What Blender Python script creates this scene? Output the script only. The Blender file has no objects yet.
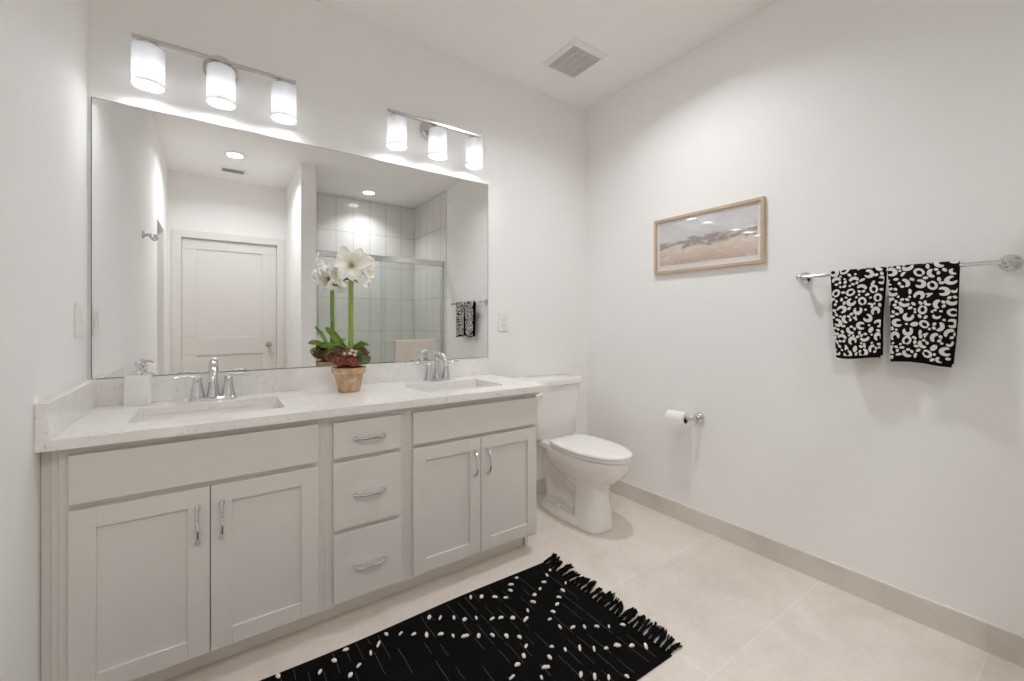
import bpy, bmesh, math, random
from mathutils import Vector, Matrix
from mathutils.geometry import tessellate_polygon

S = bpy.context.scene
COL = S.collection
PI = math.pi

# ------------------------------------------------------------------ camera, world, exposure
CAM = (0.3896, -2.2447, 1.1692)
cd = bpy.data.cameras.new('camera')
cd.sensor_width = 36.0
cd.lens = 423.076 / 1024 * 36.0
cd.shift_y = -(340.5 - 322.31) / 1024
cd.clip_start = 0.02
cam = bpy.data.objects.new('camera', cd)
COL.objects.link(cam)
cam.location = CAM
cam.rotation_euler = (PI / 2, 0, -0.6126)
S.camera = cam

w = bpy.data.worlds.new('world')
S.world = w
w.use_nodes = True
w.node_tree.nodes['Background'].inputs[0].default_value = (0.9, 0.95, 1.0, 1)
w.node_tree.nodes['Background'].inputs[1].default_value = 0.3

S.view_settings.view_transform = 'Standard'
S.view_settings.look = 'None'
S.view_settings.gamma = 1.0
S.view_settings.use_curve_mapping = False
S.view_settings.exposure = 1.20
BULB_W = 2.2        # each vanity lamp
CAN_W = 7.0        # each recessed downlight
CAN_E = 8.0         # the glow of its lens
try:
    S.cycles.use_denoising = True
    S.cycles.max_bounces = 16
    S.cycles.diffuse_bounces = 10
    S.cycles.glossy_bounces = 8
    S.cycles.transmission_bounces = 8
    S.cycles.transparent_max_bounces = 16
    S.cycles.caustics_reflective = True
except Exception:
    pass

# ------------------------------------------------------------------ materials
def lin(c):
    return tuple((x / 12.92 if x <= 0.04045 else ((x + 0.055) / 1.055) ** 2.4) for x in c)

def rgb(r, g, b):
    return lin((r / 255, g / 255, b / 255)) + (1.0,)

class NT:
    def __init__(s, name):
        s.m = bpy.data.materials.new(name)
        s.m.use_nodes = True
        s.t = s.m.node_tree
        s.b = s.t.nodes['Principled BSDF']
        s.out = s.t.nodes['Material Output']
    def n(s, typ, **kw):
        nd = s.t.nodes.new(typ)
        for k, v in kw.items():
            if k in nd.inputs.keys():
                nd.inputs[k].default_value = v
            else:
                setattr(nd, k, v)
        return nd
    def l(s, a, b):
        s.t.links.new(a, b)
    def set(s, **kw):
        for k, v in kw.items():
            s.b.inputs[k.replace('_', ' ')].default_value = v
    def ramp(s, fac, stops, interp='LINEAR'):
        r = s.n('ShaderNodeValToRGB')
        r.color_ramp.interpolation = interp
        while len(r.color_ramp.elements) < len(stops):
            r.color_ramp.elements.new(0.5)
        for e, (p, c) in zip(r.color_ramp.elements, stops):
            e.position = p
            e.color = c
        s.l(fac, r.inputs[0])
        return r.outputs[0]
    def noise(s, scale, detail=4, rough=0.5, vec=None, dist=0.0):
        nd = s.n('ShaderNodeTexNoise')
        nd.inputs['Scale'].default_value = scale
        nd.inputs['Detail'].default_value = detail
        nd.inputs['Roughness'].default_value = rough
        nd.inputs['Distortion'].default_value = dist
        if vec is None:
            vec = s.coord()
        s.l(vec, nd.inputs['Vector'])
        return nd.outputs['Fac']
    def coord(s):
        return s.n('ShaderNodeTexCoord').outputs['Object']
    def mix(s, fac, a, b, blend='MIX'):
        nd = s.n('ShaderNodeMix', data_type='RGBA', blend_type=blend)
        for sock, v in ((nd.inputs[0], fac), (nd.inputs[6], a), (nd.inputs[7], b)):
            if hasattr(v, 'links') or hasattr(v, 'is_linked'):
                s.l(v, sock)
            else:
                sock.default_value = v
        return nd.outputs[2]
    def bump(s, h, strength=0.2, dist=0.002):
        nd = s.n('ShaderNodeBump')
        nd.inputs['Strength'].default_value = strength
        nd.inputs['Distance'].default_value = dist
        s.l(h, nd.inputs['Height'])
        s.l(nd.outputs[0], s.b.inputs['Normal'])

def plain(name, col, rough=0.5, metal=0.0, spec=0.5, var=0.03, scale=9.0, bump=0.0, bscale=300, coat=0.0):
    t = NT(name)
    f = t.noise(scale, 3)
    d = tuple(max(0, c * (1 - var)) for c in col[:3]) + (1,)
    u = tuple(min(1, c * (1 + var)) for c in col[:3]) + (1,)
    t.l(t.ramp(f, [(0.3, d), (0.7, u)]), t.b.inputs['Base Color'])
    t.set(Roughness=rough, Metallic=metal)
    t.b.inputs['Specular IOR Level'].default_value = spec
    t.b.inputs['Coat Weight'].default_value = coat
    t.b.inputs['Coat Roughness'].default_value = 0.08
    if bump:
        t.bump(t.noise(bscale, 2), bump, 0.001)
    return t.m

M = {}
M['wall'] = plain('wall_paint', rgb(242, 240, 238), 0.7, var=0.004, spec=0.25, bump=0.03, bscale=260)
M['ceiling'] = plain('ceiling_paint', rgb(245, 243, 241), 0.85, var=0.004, spec=0.15, bump=0.06, bscale=160)
M['trim'] = plain('trim_paint', rgb(230, 226, 221), 0.4, var=0.005)
M['cabinet'] = plain('cabinet_paint', rgb(220, 215, 209), 0.42, var=0.008, spec=0.4)
M['porcelain'] = plain('porcelain', rgb(238, 234, 230), 0.12, var=0.003, coat=0.4)
M['seat'] = plain('seat_plastic', rgb(240, 236, 232), 0.25, var=0.003)
M['chrome'] = plain('chrome', (0.70, 0.70, 0.70, 1), 0.07, 1.0, var=0.005)
M['nickel'] = plain('brushed_nickel', (0.62, 0.59, 0.56, 1), 0.22, 1.0, var=0.03, scale=40)
M['plastic'] = plain('white_plastic', rgb(236, 233, 229), 0.35, var=0.003)
M['dark'] = plain('dark_gap', rgb(42, 38, 35), 0.8)
M['fan_dark'] = plain('fan_cavity', rgb(70, 64, 58), 0.8)
M['ceramic'] = plain('soap_ceramic', rgb(232, 229, 226), 0.3, var=0.02, scale=30)
M['paper'] = plain('toilet_paper', rgb(240, 237, 233), 0.95, var=0.01, bump=0.1, bscale=500)
M['cardboard'] = plain('cardboard_core', rgb(120, 95, 75), 0.9, var=0.08)
M['towel_black'] = plain('black_terry', rgb(22, 20, 20), 0.95, var=0.15, scale=300, bump=0.5, bscale=900, spec=0.1)
M['towel_white'] = plain('white_terry', rgb(222, 218, 212), 0.95, var=0.05, scale=300, bump=0.5, bscale=900, spec=0.1)
M['towel_beige'] = plain('beige_terry', rgb(222, 212, 200), 0.95, var=0.05, scale=120, bump=0.4, bscale=500, spec=0.1)
M['rug_black'] = plain('black_cotton', rgb(12, 11, 10), 0.95, var=0.2, scale=60, bump=0.4, bscale=400, spec=0.1)
M['rug_thread'] = plain('grey_thread', rgb(92, 84, 76), 0.95, var=0.2, scale=100)
M['rug_tuft'] = plain('white_tuft', rgb(236, 230, 222), 0.95, var=0.04, scale=150, bump=0.3, bscale=600)
M['stem'] = plain('stem_green', rgb(138, 164, 74), 0.45, var=0.12, scale=25)
M['throat'] = plain('throat_yellow', rgb(215, 205, 120), 0.5, var=0.06, scale=60)
M['moss'] = plain('moss', rgb(88, 78, 48), 0.95, var=0.35, scale=80, bump=0.6, bscale=200)
M['succulent_red'] = plain('succulent_red', rgb(142, 74, 62), 0.5, var=0.25, scale=60)
M['succulent_green'] = plain('succulent_green', rgb(96, 120, 62), 0.5, var=0.2, scale=60)
M['pine_cone'] = plain('dry_brown', rgb(122, 88, 68), 0.8, var=0.3, scale=80)
M['berry'] = plain('pale_berry', rgb(226, 200, 190), 0.4, var=0.05)
M['hose'] = plain('braided_hose', rgb(150, 148, 145), 0.4, 0.7, var=0.15, scale=200)

def m_quartz():
    t = NT('quartz')
    c = t.coord()
    base = rgb(238, 235, 232)
    f1 = t.noise(5, 6, 0.65, c, 1.2)
    col = t.ramp(f1, [(0.35, rgb(230, 226, 222)), (0.6, base)])
    f2 = t.noise(46, 5, 0.62, c, 0.5)
    sp = t.ramp(f2, [(0.61, (0, 0, 0, 1)), (0.69, (1, 1, 1, 1))])
    col = t.mix(sp, col, rgb(212, 204, 197))
    f3 = t.noise(11, 7, 0.7, c, 2.0)
    ve = t.ramp(f3, [(0.49, (0, 0, 0, 1)), (0.50, (0.2, 0.2, 0.2, 1)), (0.51, (0, 0, 0, 1))])
    col = t.mix(ve, col, rgb(178, 168, 158))
    t.l(col, t.b.inputs['Base Color'])
    t.set(Roughness=0.22)
    return t.m
M['quartz'] = m_quartz()

def m_tile_floor():
    t = NT('floor_tile')
    c = t.coord()
    mp = t.n('ShaderNodeMapping')
    mp.inputs['Location'].default_value = (-1.73 + 1.016 * 5, 0.972 + 0.508 * 10, 0)
    t.l(c, mp.inputs['Vector'])
    b = t.n('ShaderNodeTexBrick')
    b.offset = 0.5
    b.offset_frequency = 2
    b.squash = 1.0
    t.l(mp.outputs[0], b.inputs['Vector'])
    b.inputs['Color1'].default_value = rgb(236, 226, 217)
    b.inputs['Color2'].default_value = rgb(233, 223, 214)
    b.inputs['Mortar'].default_value = rgb(243, 235, 226)
    b.inputs['Scale'].default_value = 1.0
    b.inputs['Mortar Size'].default_value = 0.0024
    b.inputs['Mortar Smooth'].default_value = 0.1
    b.inputs['Bias'].default_value = 0.0
    b.inputs['Brick Width'].default_value = 1.016
    b.inputs['Row Height'].default_value = 0.508
    f = t.noise(3.2, 8, 0.62, c, 0.6)
    mott = t.ramp(f, [(0.28, (0.83, 0.81, 0.79, 1)), (0.5, (0.94, 0.93, 0.92, 1)), (0.72, (1.0, 1.0, 1.0, 1))])
    col = t.mix(1.0, b.outputs['Color'], mott, 'MULTIPLY')
    f2 = t.noise(38, 6, 0.7, c)
    col = t.mix(1.0, col, t.ramp(f2, [(0.35, (0.95, 0.94, 0.93, 1)), (0.6, (1, 1, 1, 1))]), 'MULTIPLY')
    t.l(col, t.b.inputs['Base Color'])
    t.set(Roughness=0.42)
    inv = t.n('ShaderNodeMath', operation='SUBTRACT')
    inv.inputs[0].default_value = 1.0
    t.l(b.outputs['Fac'], inv.inputs[1])
    t.bump(inv.outputs[0], 0.12, 0.001)
    return t.m
M['floor'] = m_tile_floor()

def m_base_tile():
    t = NT('baseboard_tile')
    c = t.coord()
    f = t.noise(4.5, 8, 0.6, c, 0.5)
    t.l(t.ramp(f, [(0.3, rgb(206, 197, 188)), (0.7, rgb(224, 216, 207))]), t.b.inputs['Base Color'])
    t.set(Roughness=0.45)
    return t.m
M['base_tile'] = m_base_tile()

def m_shower_tile(name, axis, off):
    t = NT(name)
    c = t.coord()
    sp = t.n('ShaderNodeSeparateXYZ')
    t.l(c, sp.inputs[0])
    cb = t.n('ShaderNodeCombineXYZ')
    t.l(sp.outputs[axis], cb.inputs[0])
    t.l(sp.outputs[2], cb.inputs[1])
    mp = t.n('ShaderNodeMapping')
    mp.inputs['Location'].default_value = (off + 0.207 * 30, 0.415 * 8 - 2.303, 0)
    t.l(cb.outputs[0], mp.inputs['Vector'])
    b = t.n('ShaderNodeTexBrick')
    b.offset = 0.0
    t.l(mp.outputs[0], b.inputs['Vector'])
    b.inputs['Color1'].default_value = rgb(226, 223, 219)
    b.inputs['Color2'].default_value = rgb(222, 219, 215)
    b.inputs['Mortar'].default_value = rgb(168, 164, 160)
    b.inputs['Scale'].default_value = 1.0
    b.inputs['Mortar Size'].default_value = 0.003
    b.inputs['Mortar Smooth'].default_value = 0.2
    b.inputs['Brick Width'].default_value = 0.207
    b.inputs['Row Height'].default_value = 0.415
    t.l(b.outputs['Color'], t.b.inputs['Base Color'])
    t.set(Roughness=0.12)
    w_ = t.noise(9, 2, 0.5, c)
    inv = t.n('ShaderNodeMath', operation='SUBTRACT')
    t.l(w_, inv.inputs[0])
    t.l(b.outputs['Fac'], inv.inputs[1])
    t.bump(inv.outputs[0], 0.25, 0.002)
    return t.m
M['shower_back'] = m_shower_tile('shower_tile_across', 0, -1.615)
M['shower_side'] = m_shower_tile('shower_tile_along', 1, 3.29)

def m_mirror():
    t = NT('mirror_silver')
    f = t.noise(2, 1)
    t.l(t.ramp(f, [(0.3, (0.885, 0.89, 0.885, 1)), (0.7, (0.89, 0.895, 0.89, 1))]), t.b.inputs['Base Color'])
    t.set(Roughness=0.0, Metallic=1.0)
    return t.m
M['mirror'] = m_mirror()
M['mirror_edge'] = plain('mirror_edge', rgb(110, 116, 114), 0.25, var=0.05)

def m_glass(name, tint, rough=0.0, ior=1.45):
    t = NT(name)
    t.t.nodes.remove(t.b)
    tr = t.n('ShaderNodeBsdfTransparent')
    f = t.noise(1.5, 1)
    d = tuple(c * 0.99 for c in tint[:3]) + (1,)
    t.l(t.ramp(f, [(0.3, d), (0.7, tint)]), tr.inputs[0])
    gl = t.n('ShaderNodeBsdfGlossy')
    gl.inputs['Roughness'].default_value = rough
    fr = t.n('ShaderNodeFresnel')
    fr.inputs['IOR'].default_value = ior
    geo = t.n('ShaderNodeNewGeometry')
    mx = t.n('ShaderNodeMixShader')
    mul = t.n('ShaderNodeMath', operation='MULTIPLY')
    inv = t.n('ShaderNodeMath', operation='SUBTRACT')
    inv.inputs[0].default_value = 1.0
    t.l(geo.outputs['Backfacing'], inv.inputs[1])
    t.l(fr.outputs[0], mul.inputs[0])
    t.l(inv.outputs[0], mul.inputs[1])
    t.l(mul.outputs[0], mx.inputs[0])
    t.l(tr.outputs[0], mx.inputs[1])
    t.l(gl.outputs[0], mx.inputs[2])
    t.l(mx.outputs[0], t.out.inputs[0])
    return t.m
M['shower_glass'] = m_glass('shower_glass', (0.955, 0.98, 0.967, 1), ior=1.5)
M['picture_glass'] = m_glass('picture_glass', (0.985, 0.985, 0.985, 1), ior=1.75)

def m_shade(name, tr, clear=0.0):
    t = NT(name)
    t.t.nodes.remove(t.b)
    f = t.noise(6, 1)
    colr = t.ramp(f, [(0.3, (0.93, 0.93, 0.93, 1)), (0.7, (0.95, 0.95, 0.95, 1))])
    tl = t.n('ShaderNodeBsdfTranslucent')
    t.l(t.ramp(f, [(0.3, (tr, tr, tr, 1)), (0.7, (tr + 0.02, tr + 0.02, tr + 0.02, 1))]), tl.inputs[0])
    df = t.n('ShaderNodeBsdfDiffuse')
    t.l(colr, df.inputs[0])
    mx = t.n('ShaderNodeMixShader')
    mx.inputs[0].default_value = 0.45
    t.l(tl.outputs[0], mx.inputs[1])
    t.l(df.outputs[0], mx.inputs[2])
    gl = t.n('ShaderNodeBsdfGlossy')
    gl.inputs['Roughness'].default_value = 0.08
    m2 = t.n('ShaderNodeMixShader')
    m2.inputs[0].default_value = 0.04
    t.l(mx.outputs[0], m2.inputs[1])
    t.l(gl.outputs[0], m2.inputs[2])
    tp = t.n('ShaderNodeBsdfTransparent')
    m3 = t.n('ShaderNodeMixShader')
    m3.inputs[0].default_value = clear
    t.l(m2.outputs[0], m3.inputs[1])
    t.l(tp.outputs[0], m3.inputs[2])
    t.l((m3 if clear else m2).outputs[0], t.out.inputs[0])
    return t.m
M['shade'] = m_shade('opal_glass', 0.26)
M['diffuser'] = m_shade('frosted_diffuser', 0.95, 0.45)

def m_emit(name, col, e):
    t = NT(name)
    t.t.nodes.remove(t.b)
    em = t.n('ShaderNodeEmission')
    f = t.noise(3, 1)
    t.l(t.ramp(f, [(0.3, tuple(c * 0.98 for c in col) + (1,)), (0.7, col + (1,))]), em.inputs[0])
    em.inputs[1].default_value = e
    t.l(em.outputs[0], t.out.inputs[0])
    return t.m
M['can_lens'] = m_emit('downlight_lens', (0.925, 0.963, 1.0), CAN_E)

def m_terracotta():
    t = NT('terracotta')
    c = t.coord()
    f = t.noise(28, 6, 0.65, c, 0.4)
    col = t.ramp(f, [(0.3, rgb(170, 134, 100)), (0.5, rgb(194, 162, 128)), (0.7, rgb(214, 194, 168))])
    t.l(col, t.b.inputs['Base Color'])
    t.set(Roughness=0.85)
    t.bump(f, 0.3, 0.002)
    return t.m
M['terracotta'] = m_terracotta()

def m_leaf():
    t = NT('leaf_green')
    c = t.coord()
    f = t.noise(14, 5, 0.6, c, 0.5)
    col = t.ramp(f, [(0.3, rgb(118, 160, 54)), (0.7, rgb(178, 208, 98))])
    t.l(col, t.b.inputs['Base Color'])
    t.set(Roughness=0.35)
    tl = t.n('ShaderNodeBsdfTranslucent')
    t.l(col, tl.inputs[0])
    mx = t.n('ShaderNodeMixShader')
    mx.inputs[0].default_value = 0.3
    t.l(t.b.outputs[0], mx.inputs[1])
    t.l(tl.outputs[0], mx.inputs[2])
    t.l(mx.outputs[0], t.out.inputs[0])
    return t.m
M['leaf'] = m_leaf()

def m_petal():
    t = NT('petal_white')
    f = t.noise(30, 4)
    t.l(t.ramp(f, [(0.3, rgb(246, 243, 234)), (0.7, rgb(254, 253, 250))]), t.b.inputs['Base Color'])
    t.set(Roughness=0.55)
    return t.m
M['petal'] = m_petal()
M['bud'] = plain('bud_cream', rgb(226, 214, 176), 0.5, var=0.06, scale=40)

def m_wood():
    t = NT('light_oak')
    c = t.coord()
    mp = t.n('ShaderNodeMapping')
    mp.inputs['Scale'].default_value = (1, 0.15, 1)
    t.l(c, mp.inputs['Vector'])
    f = t.noise(90, 5, 0.6, mp.outputs[0], 0.6)
    t.l(t.ramp(f, [(0.3, rgb(186, 160, 132)), (0.7, rgb(208, 183, 156))]), t.b.inputs['Base Color'])
    t.set(Roughness=0.5)
    return t.m
M['oak'] = m_wood()
M['mat_board'] = plain('mat_board', rgb(238, 234, 231), 0.9, var=0.004)

def m_art():
    # abstract beach: pale sky, taupe ridge, white foam, peach sand.  local coords: y across (right edge at +), z up
    t = NT('painted_print')
    c = t.coord()
    mp = t.n('ShaderNodeMapping')
    mp.inputs['Scale'].default_value = (1, 2.2, 9)
    t.l(c, mp.inputs['Vector'])
    sp = t.n('ShaderNodeSeparateXYZ')
    t.l(c, sp.inputs[0])
    def math_(op, a, b):
        nd = t.n('ShaderNodeMath', operation=op)
        for i, v in enumerate((a, b)):
            if hasattr(v, 'is_linked'):
                t.l(v, nd.inputs[i])
            else:
                nd.inputs[i].default_value = v
        return nd.outputs[0]
    n1 = t.noise(2.6, 6, 0.6, mp.outputs[0], 0.8)
    # height in print, 0 bottom .. 1 top, tilted so that the ridge climbs to the right
    h = math_('ADD', math_('MULTIPLY', sp.outputs[2], 1 / 0.255), 0.5)
    h = math_('ADD', h, math_('MULTIPLY', sp.outputs[1], 0.10))
    h = math_('ADD', h, math_('MULTIPLY', math_('SUBTRACT', n1, 0.5), 0.62))
    col = t.ramp(h, [(0.0, rgb(206, 182, 164)), (0.18, rgb(220, 196, 178)), (0.30, rgb(226, 208, 194)),
                     (0.36, rgb(232, 226, 218)), (0.41, rgb(206, 190, 174)), (0.45, rgb(158, 148, 140)),
                     (0.54, rgb(174, 166, 160)), (0.58, rgb(214, 211, 210)), (0.75, rgb(228, 225, 225)), (1.0, rgb(212, 208, 211))])
    n2 = t.noise(5, 5, 0.6, mp.outputs[0], 1.5)
    col = t.mix(t.ramp(n2, [(0.54, (0, 0, 0, 1)), (0.62, (0.7, 0.7, 0.7, 1))]), col, rgb(232, 226, 222))
    t.l(col, t.b.inputs['Base Color'])
    t.set(Roughness=0.8)
    return t.m
M['art'] = m_art()

# ------------------------------------------------------------------ mesh builder
class MB:
    def __init__(s):
        s.v, s.f, s.mi = [], [], []
        s.mat = 0
    def add(s, vs, fs):
        o = len(s.v)
        s.v += [tuple(p) for p in vs]
        for f in fs:
            s.f.append([o + i for i in f])
            s.mi.append(s.mat)
        return s
    def box(s, x0, y0, z0, x1, y1, z1):
        x0, x1 = min(x0, x1), max(x0, x1)
        y0, y1 = min(y0, y1), max(y0, y1)
        z0, z1 = min(z0, z1), max(z0, z1)
        return s.add([(x0, y0, z0), (x1, y0, z0), (x1, y1, z0), (x0, y1, z0), (x0, y0, z1), (x1, y0, z1), (x1, y1, z1), (x0, y1, z1)],
                     [(0, 3, 2, 1), (4, 5, 6, 7), (0, 1, 5, 4), (1, 2, 6, 5), (2, 3, 7, 6), (3, 0, 4, 7)])
    def loft(s, rings, cap0=True, cap1=True, closed=True, loop=False):
        n = len(rings[0])
        vs = [p for r in rings for p in r]
        fs = []
        R = len(rings)
        for i in range(R if loop else R - 1):
            a, b = i * n, ((i + 1) % R) * n
            for j in range(n if closed else n - 1):
                k = (j + 1) % n
                fs.append((a + j, a + k, b + k, b + j))
        if cap0 and not loop:
            fs.append(tuple(range(n - 1, -1, -1)))
        if cap1 and not loop:
            fs.append(tuple((R - 1) * n + j for j in range(n)))
        return s.add(vs, fs)
    def lathe(s, prof, c=(0, 0, 0), axis='Z', seg=32, loop=False):
        rings = []
        for r, h in prof:
            ring = []
            for k in range(seg):
                a = 2 * PI * k / seg
                x, y = r * math.cos(a), r * math.sin(a)
                p = {'Z': (x, y, h), 'Y': (y, h, x), 'X': (h, x, y)}[axis]
                ring.append((c[0] + p[0], c[1] + p[1], c[2] + p[2]))
            rings.append(ring)
        return s.loft(rings, not loop, not loop, True, loop)
    def tube(s, path, rad, seg=12, caps=True, sx=1.0, up=None):
        P = [Vector(p) for p in path]
        if not isinstance(rad, (list, tuple)):
            rad = [rad] * len(P)
        rings = []
        t0 = (P[1] - P[0]).normalized()
        ref = Vector(up) if up else (Vector((0, 0, 1)) if abs(t0.z) < 0.9 else Vector((1, 0, 0)))
        nrm = (ref - t0 * ref.dot(t0)).normalized()
        for i, p in enumerate(P):
            if i == 0: t = P[1] - P[0]
            elif i == len(P) - 1: t = P[-1] - P[-2]
            else: t = (P[i + 1] - P[i - 1])
            t.normalize()
            nrm = (nrm - t * nrm.dot(t))
            nrm.normalize()
            bi = t.cross(nrm)
            rings.append([p + (nrm * math.cos(2 * PI * k / seg) + bi * math.sin(2 * PI * k / seg) * sx) * rad[i] for k in range(seg)])
        return s.loft(rings, caps, caps)
    def sphere(s, c, r, seg=16, rings=10, sc=(1, 1, 1)):
        rr = []
        for i in range(1, rings):
            a = PI * i / rings
            rr.append([(c[0] + r * sc[0] * math.sin(a) * math.cos(2 * PI * k / seg), c[1] + r * sc[1] * math.sin(a) * math.sin(2 * PI * k / seg), c[2] - r * sc[2] * math.cos(a)) for k in range(seg)])
        return s.loft(rr)
    def plate(s, outer, holes, z0, z1):
        loops = [[Vector((x, y, 0)) for x, y in lp] for lp in [outer] + holes]
        flat = [p for lp in loops for p in lp]
        tris = tessellate_polygon(loops)
        n = len(flat)
        vs = [(p.x, p.y, z1) for p in flat] + [(p.x, p.y, z0) for p in flat]
        fs = []
        for a, b, c in tris:
            nz = (flat[b] - flat[a]).cross(flat[c] - flat[a]).z
            if nz < 0: a, b, c = c, b, a
            fs += [(a, b, c), (n + c, n + b, n + a)]
        o = 0
        for li, lp in enumerate(loops):
            m = len(lp)
            for i in range(m):
                j = (i + 1) % m
                q = (o + i, n + o + i, n + o + j, o + j)
                fs.append(q)
            o += m
        return s.add(vs, fs)
    def xf(s, mat, start=0):
        for i in range(start, len(s.v)):
            s.v[i] = tuple(mat @ Vector(s.v[i]))
        return s

def rrect(cx, cy, w, h, r, seg=6):
    pts = []
    for sx, sy, a0 in ((1, 1, 0), (-1, 1, 90), (-1, -1, 180), (1, -1, 270)):
        for k in range(seg + 1):
            a = math.radians(a0 + 90 * k / seg)
            pts.append((cx + sx * (w / 2 - r) + r * math.cos(a), cy + sy * (h / 2 - r) + r * math.sin(a)))
    return pts

def build(name, mb, mats, parent=None, bevel=0.0, smooth=35, segs=2, fix=True, world=True):
    """One mesh object. Coordinates are world; with a parent they are moved to its local frame."""
    me = bpy.data.meshes.new(name)
    off = Vector((0, 0, 0))
    if parent is not None and world:
        o = parent
        while o is not None:
            off += Vector(o.location)
            o = o.parent
    me.from_pydata([tuple(Vector(p) - off) for p in mb.v], [], mb.f)
    mats = mats if isinstance(mats, (list, tuple)) else [mats]
    for m in mats:
        me.materials.append(M[m])
    for p, i in zip(me.polygons, mb.mi):
        p.material_index = i
    if fix:
        bm = bmesh.new()
        bm.from_mesh(me)
        bmesh.ops.recalc_face_normals(bm, faces=bm.faces)
        bm.to_mesh(me)
        bm.free()
    if smooth:
        me.polygons.foreach_set('use_smooth', [True] * len(me.polygons))
        me.set_sharp_from_angle(angle=math.radians(smooth))
    me.update()
    ob = bpy.data.objects.new(name, me)
    COL.objects.link(ob)
    if parent is not None:
        ob.parent = parent
    if bevel:
        md = ob.modifiers.new('edge', 'BEVEL')
        md.width = bevel
        md.segments = segs
        md.limit_method = 'ANGLE'
        md.angle_limit = math.radians(40)
    return ob

def recentre(ob):
    """put a single-mesh thing's origin at the middle of its base"""
    xs = [v.co.x for v in ob.data.vertices]; ys = [v.co.y for v in ob.data.vertices]; zs = [v.co.z for v in ob.data.vertices]
    o = Vector(((min(xs) + max(xs)) / 2, (min(ys) + max(ys)) / 2, min(zs)))
    ob.data.transform(Matrix.Translation(-o))
    ob.location = o
    return ob

def tag(o, label=None, cat=None, group=None, kind=None):
    if label: o['label'] = label
    if cat: o['category'] = cat
    if group: o['group'] = group
    if kind: o['kind'] = kind
    return o

def thing(name, loc, label, cat, group=None):
    o = bpy.data.objects.new(name, None)
    o.empty_display_size = 0.05
    COL.objects.link(o)
    o.location = loc
    return tag(o, label, cat, group)

def copy_tree(o, parent=None):
    c = o.copy()
    COL.objects.link(c)
    c.parent = parent
    for ch in list(o.children):
        copy_tree(ch, c)
    return c

def struct(name, mb, mats, label, cat, **kw):
    return tag(build(name, mb, mats, **kw), label, cat, kind='structure')

# ------------------------------------------------------------------ the room
W, H = 2.6405, 2.74
LX = -0.006                      # face of the left wall
YF = -3.385                      # far wall (seen in the mirror)
PX0, PX1, PY = 1.083, 1.215, -2.35   # partition between the door recess and the shower
SB = -3.29                       # face of the shower's back tiles

struct('floor', MB().box(-0.9, YF - 0.1, -0.1, W + 0.12, 0.12, 0), 'floor', 'beige stone-look tile floor with pale grout lines', 'floor', smooth=0)
struct('ceiling', MB().box(-0.9, YF - 0.1, H, W + 0.12, 0.12, H + 0.1), 'ceiling', 'plain white painted ceiling', 'ceiling', smooth=0)
struct('wall_back', MB().box(-0.12, 0, 0, W + 0.12, 0.12, H), 'wall', 'white wall behind the vanity mirror and toilet', 'wall', smooth=0)
struct('wall_right', MB().box(W, YF - 0.1, 0, W + 0.12, 0, H), 'wall', 'white wall with the picture and towel bar', 'wall', smooth=0)
OY0, OY1, OZ = -2.39, -2.96, 2.045
m = MB().box(-0.12, OY0, 0, LX, 0, H).box(-0.12, OY1, OZ, LX, OY0, H).box(-0.12, YF - 0.1, 0, LX, OY1, H)
struct('wall_left', m, 'wall', 'white side wall at the left end of the vanity', 'wall', smooth=0)
struct('wall_closet', MB().box(-0.9, OY1 - 0.3, 0, -0.8, OY0 + 0.3, H).box(-0.8, OY0 + 0.2, 0, -0.12, OY0 + 0.3, H).box(-0.8, OY1 - 0.3, 0, -0.12, OY1 - 0.2, H), 'wall', 'white closet wall beyond the open side doorway', 'wall', smooth=0)
DX0, DX1, DZ = 0.103, 0.983, 2.062
m = MB().box(LX, YF - 0.1, 0, DX0, YF, H).box(DX1, YF - 0.1, 0, W, YF, H).box(DX0, YF - 0.1, DZ, DX1, YF, H)
struct('wall_far', m, 'wall', 'white far wall around the panel door', 'wall', smooth=0)
struct('wall_partition', MB().box(PX0, YF, 0, PX1, PY, H), 'wall', 'white partition wall between panel door recess and shower', 'wall', smooth=0)

# shower tile faces
struct('wall_shower_back', MB().box(PX1 + 0.01, YF + 0.002, 0.0, W - 0.012, SB, H), 'shower_back', 'white vertical tiles on the back of the shower', 'wall', smooth=0)
m = MB().box(W - 0.011, YF + 0.002, 0.0, W, PY + 0.03, H)
struct('wall_shower_right', m, 'shower_side', 'white tiles on the right side of the shower', 'wall', smooth=0)
struct('wall_shower_left', MB().box(PX1, YF + 0.002, 0, PX1 + 0.009, PY, H), 'shower_side', 'white tiles on the partition inside the shower', 'wall', smooth=0)
struct('trim_1', MB().box(PX1 + 0.01, PY - 0.10, 0, W - 0.012, PY + 0.005, 0.11), 'shower_back', 'tiled curb under the sliding shower door', 'curb', bevel=0.003)

# baseboard tile
def baseboard(name, axis, a0, a1, p, d, joints, label):
    mb = MB()
    cuts = [a0] + [j for j in joints if min(a0, a1) < j < max(a0, a1)] + [a1]
    for c0, c1 in zip(cuts[:-1], cuts[1:]):
        lo, hi = min(c0, c1) + 0.001, max(c0, c1) - 0.001
        if axis == 'y': mb.box(p, lo, 0, p + d, hi, 0.099)
        else: mb.box(lo, p, 0, hi, p + d, 0.099)
    mb.mat = 1
    lo, hi = min(a0, a1), max(a0, a1)
    # pale caulk line along the top and grout in the joints
    if axis == 'y': mb.box(p, lo, 0.0, p + d * 0.72, hi, 0.1025)
    else: mb.box(lo, p, 0.0, hi, p + d * 0.72, 0.1025)
    struct(name, mb, ['base_tile', 'trim'], label, 'baseboard', smooth=0)
baseboard('baseboard_right', 'y', -0.012, PY + 0.035, W, -0.010, [-0.735, -1.99], 'beige tile baseboard along the picture wall')
baseboard('baseboard_back', 'x', 1.735, W - 0.011, 0, -0.010, [], 'beige tile baseboard behind the toilet')
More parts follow.
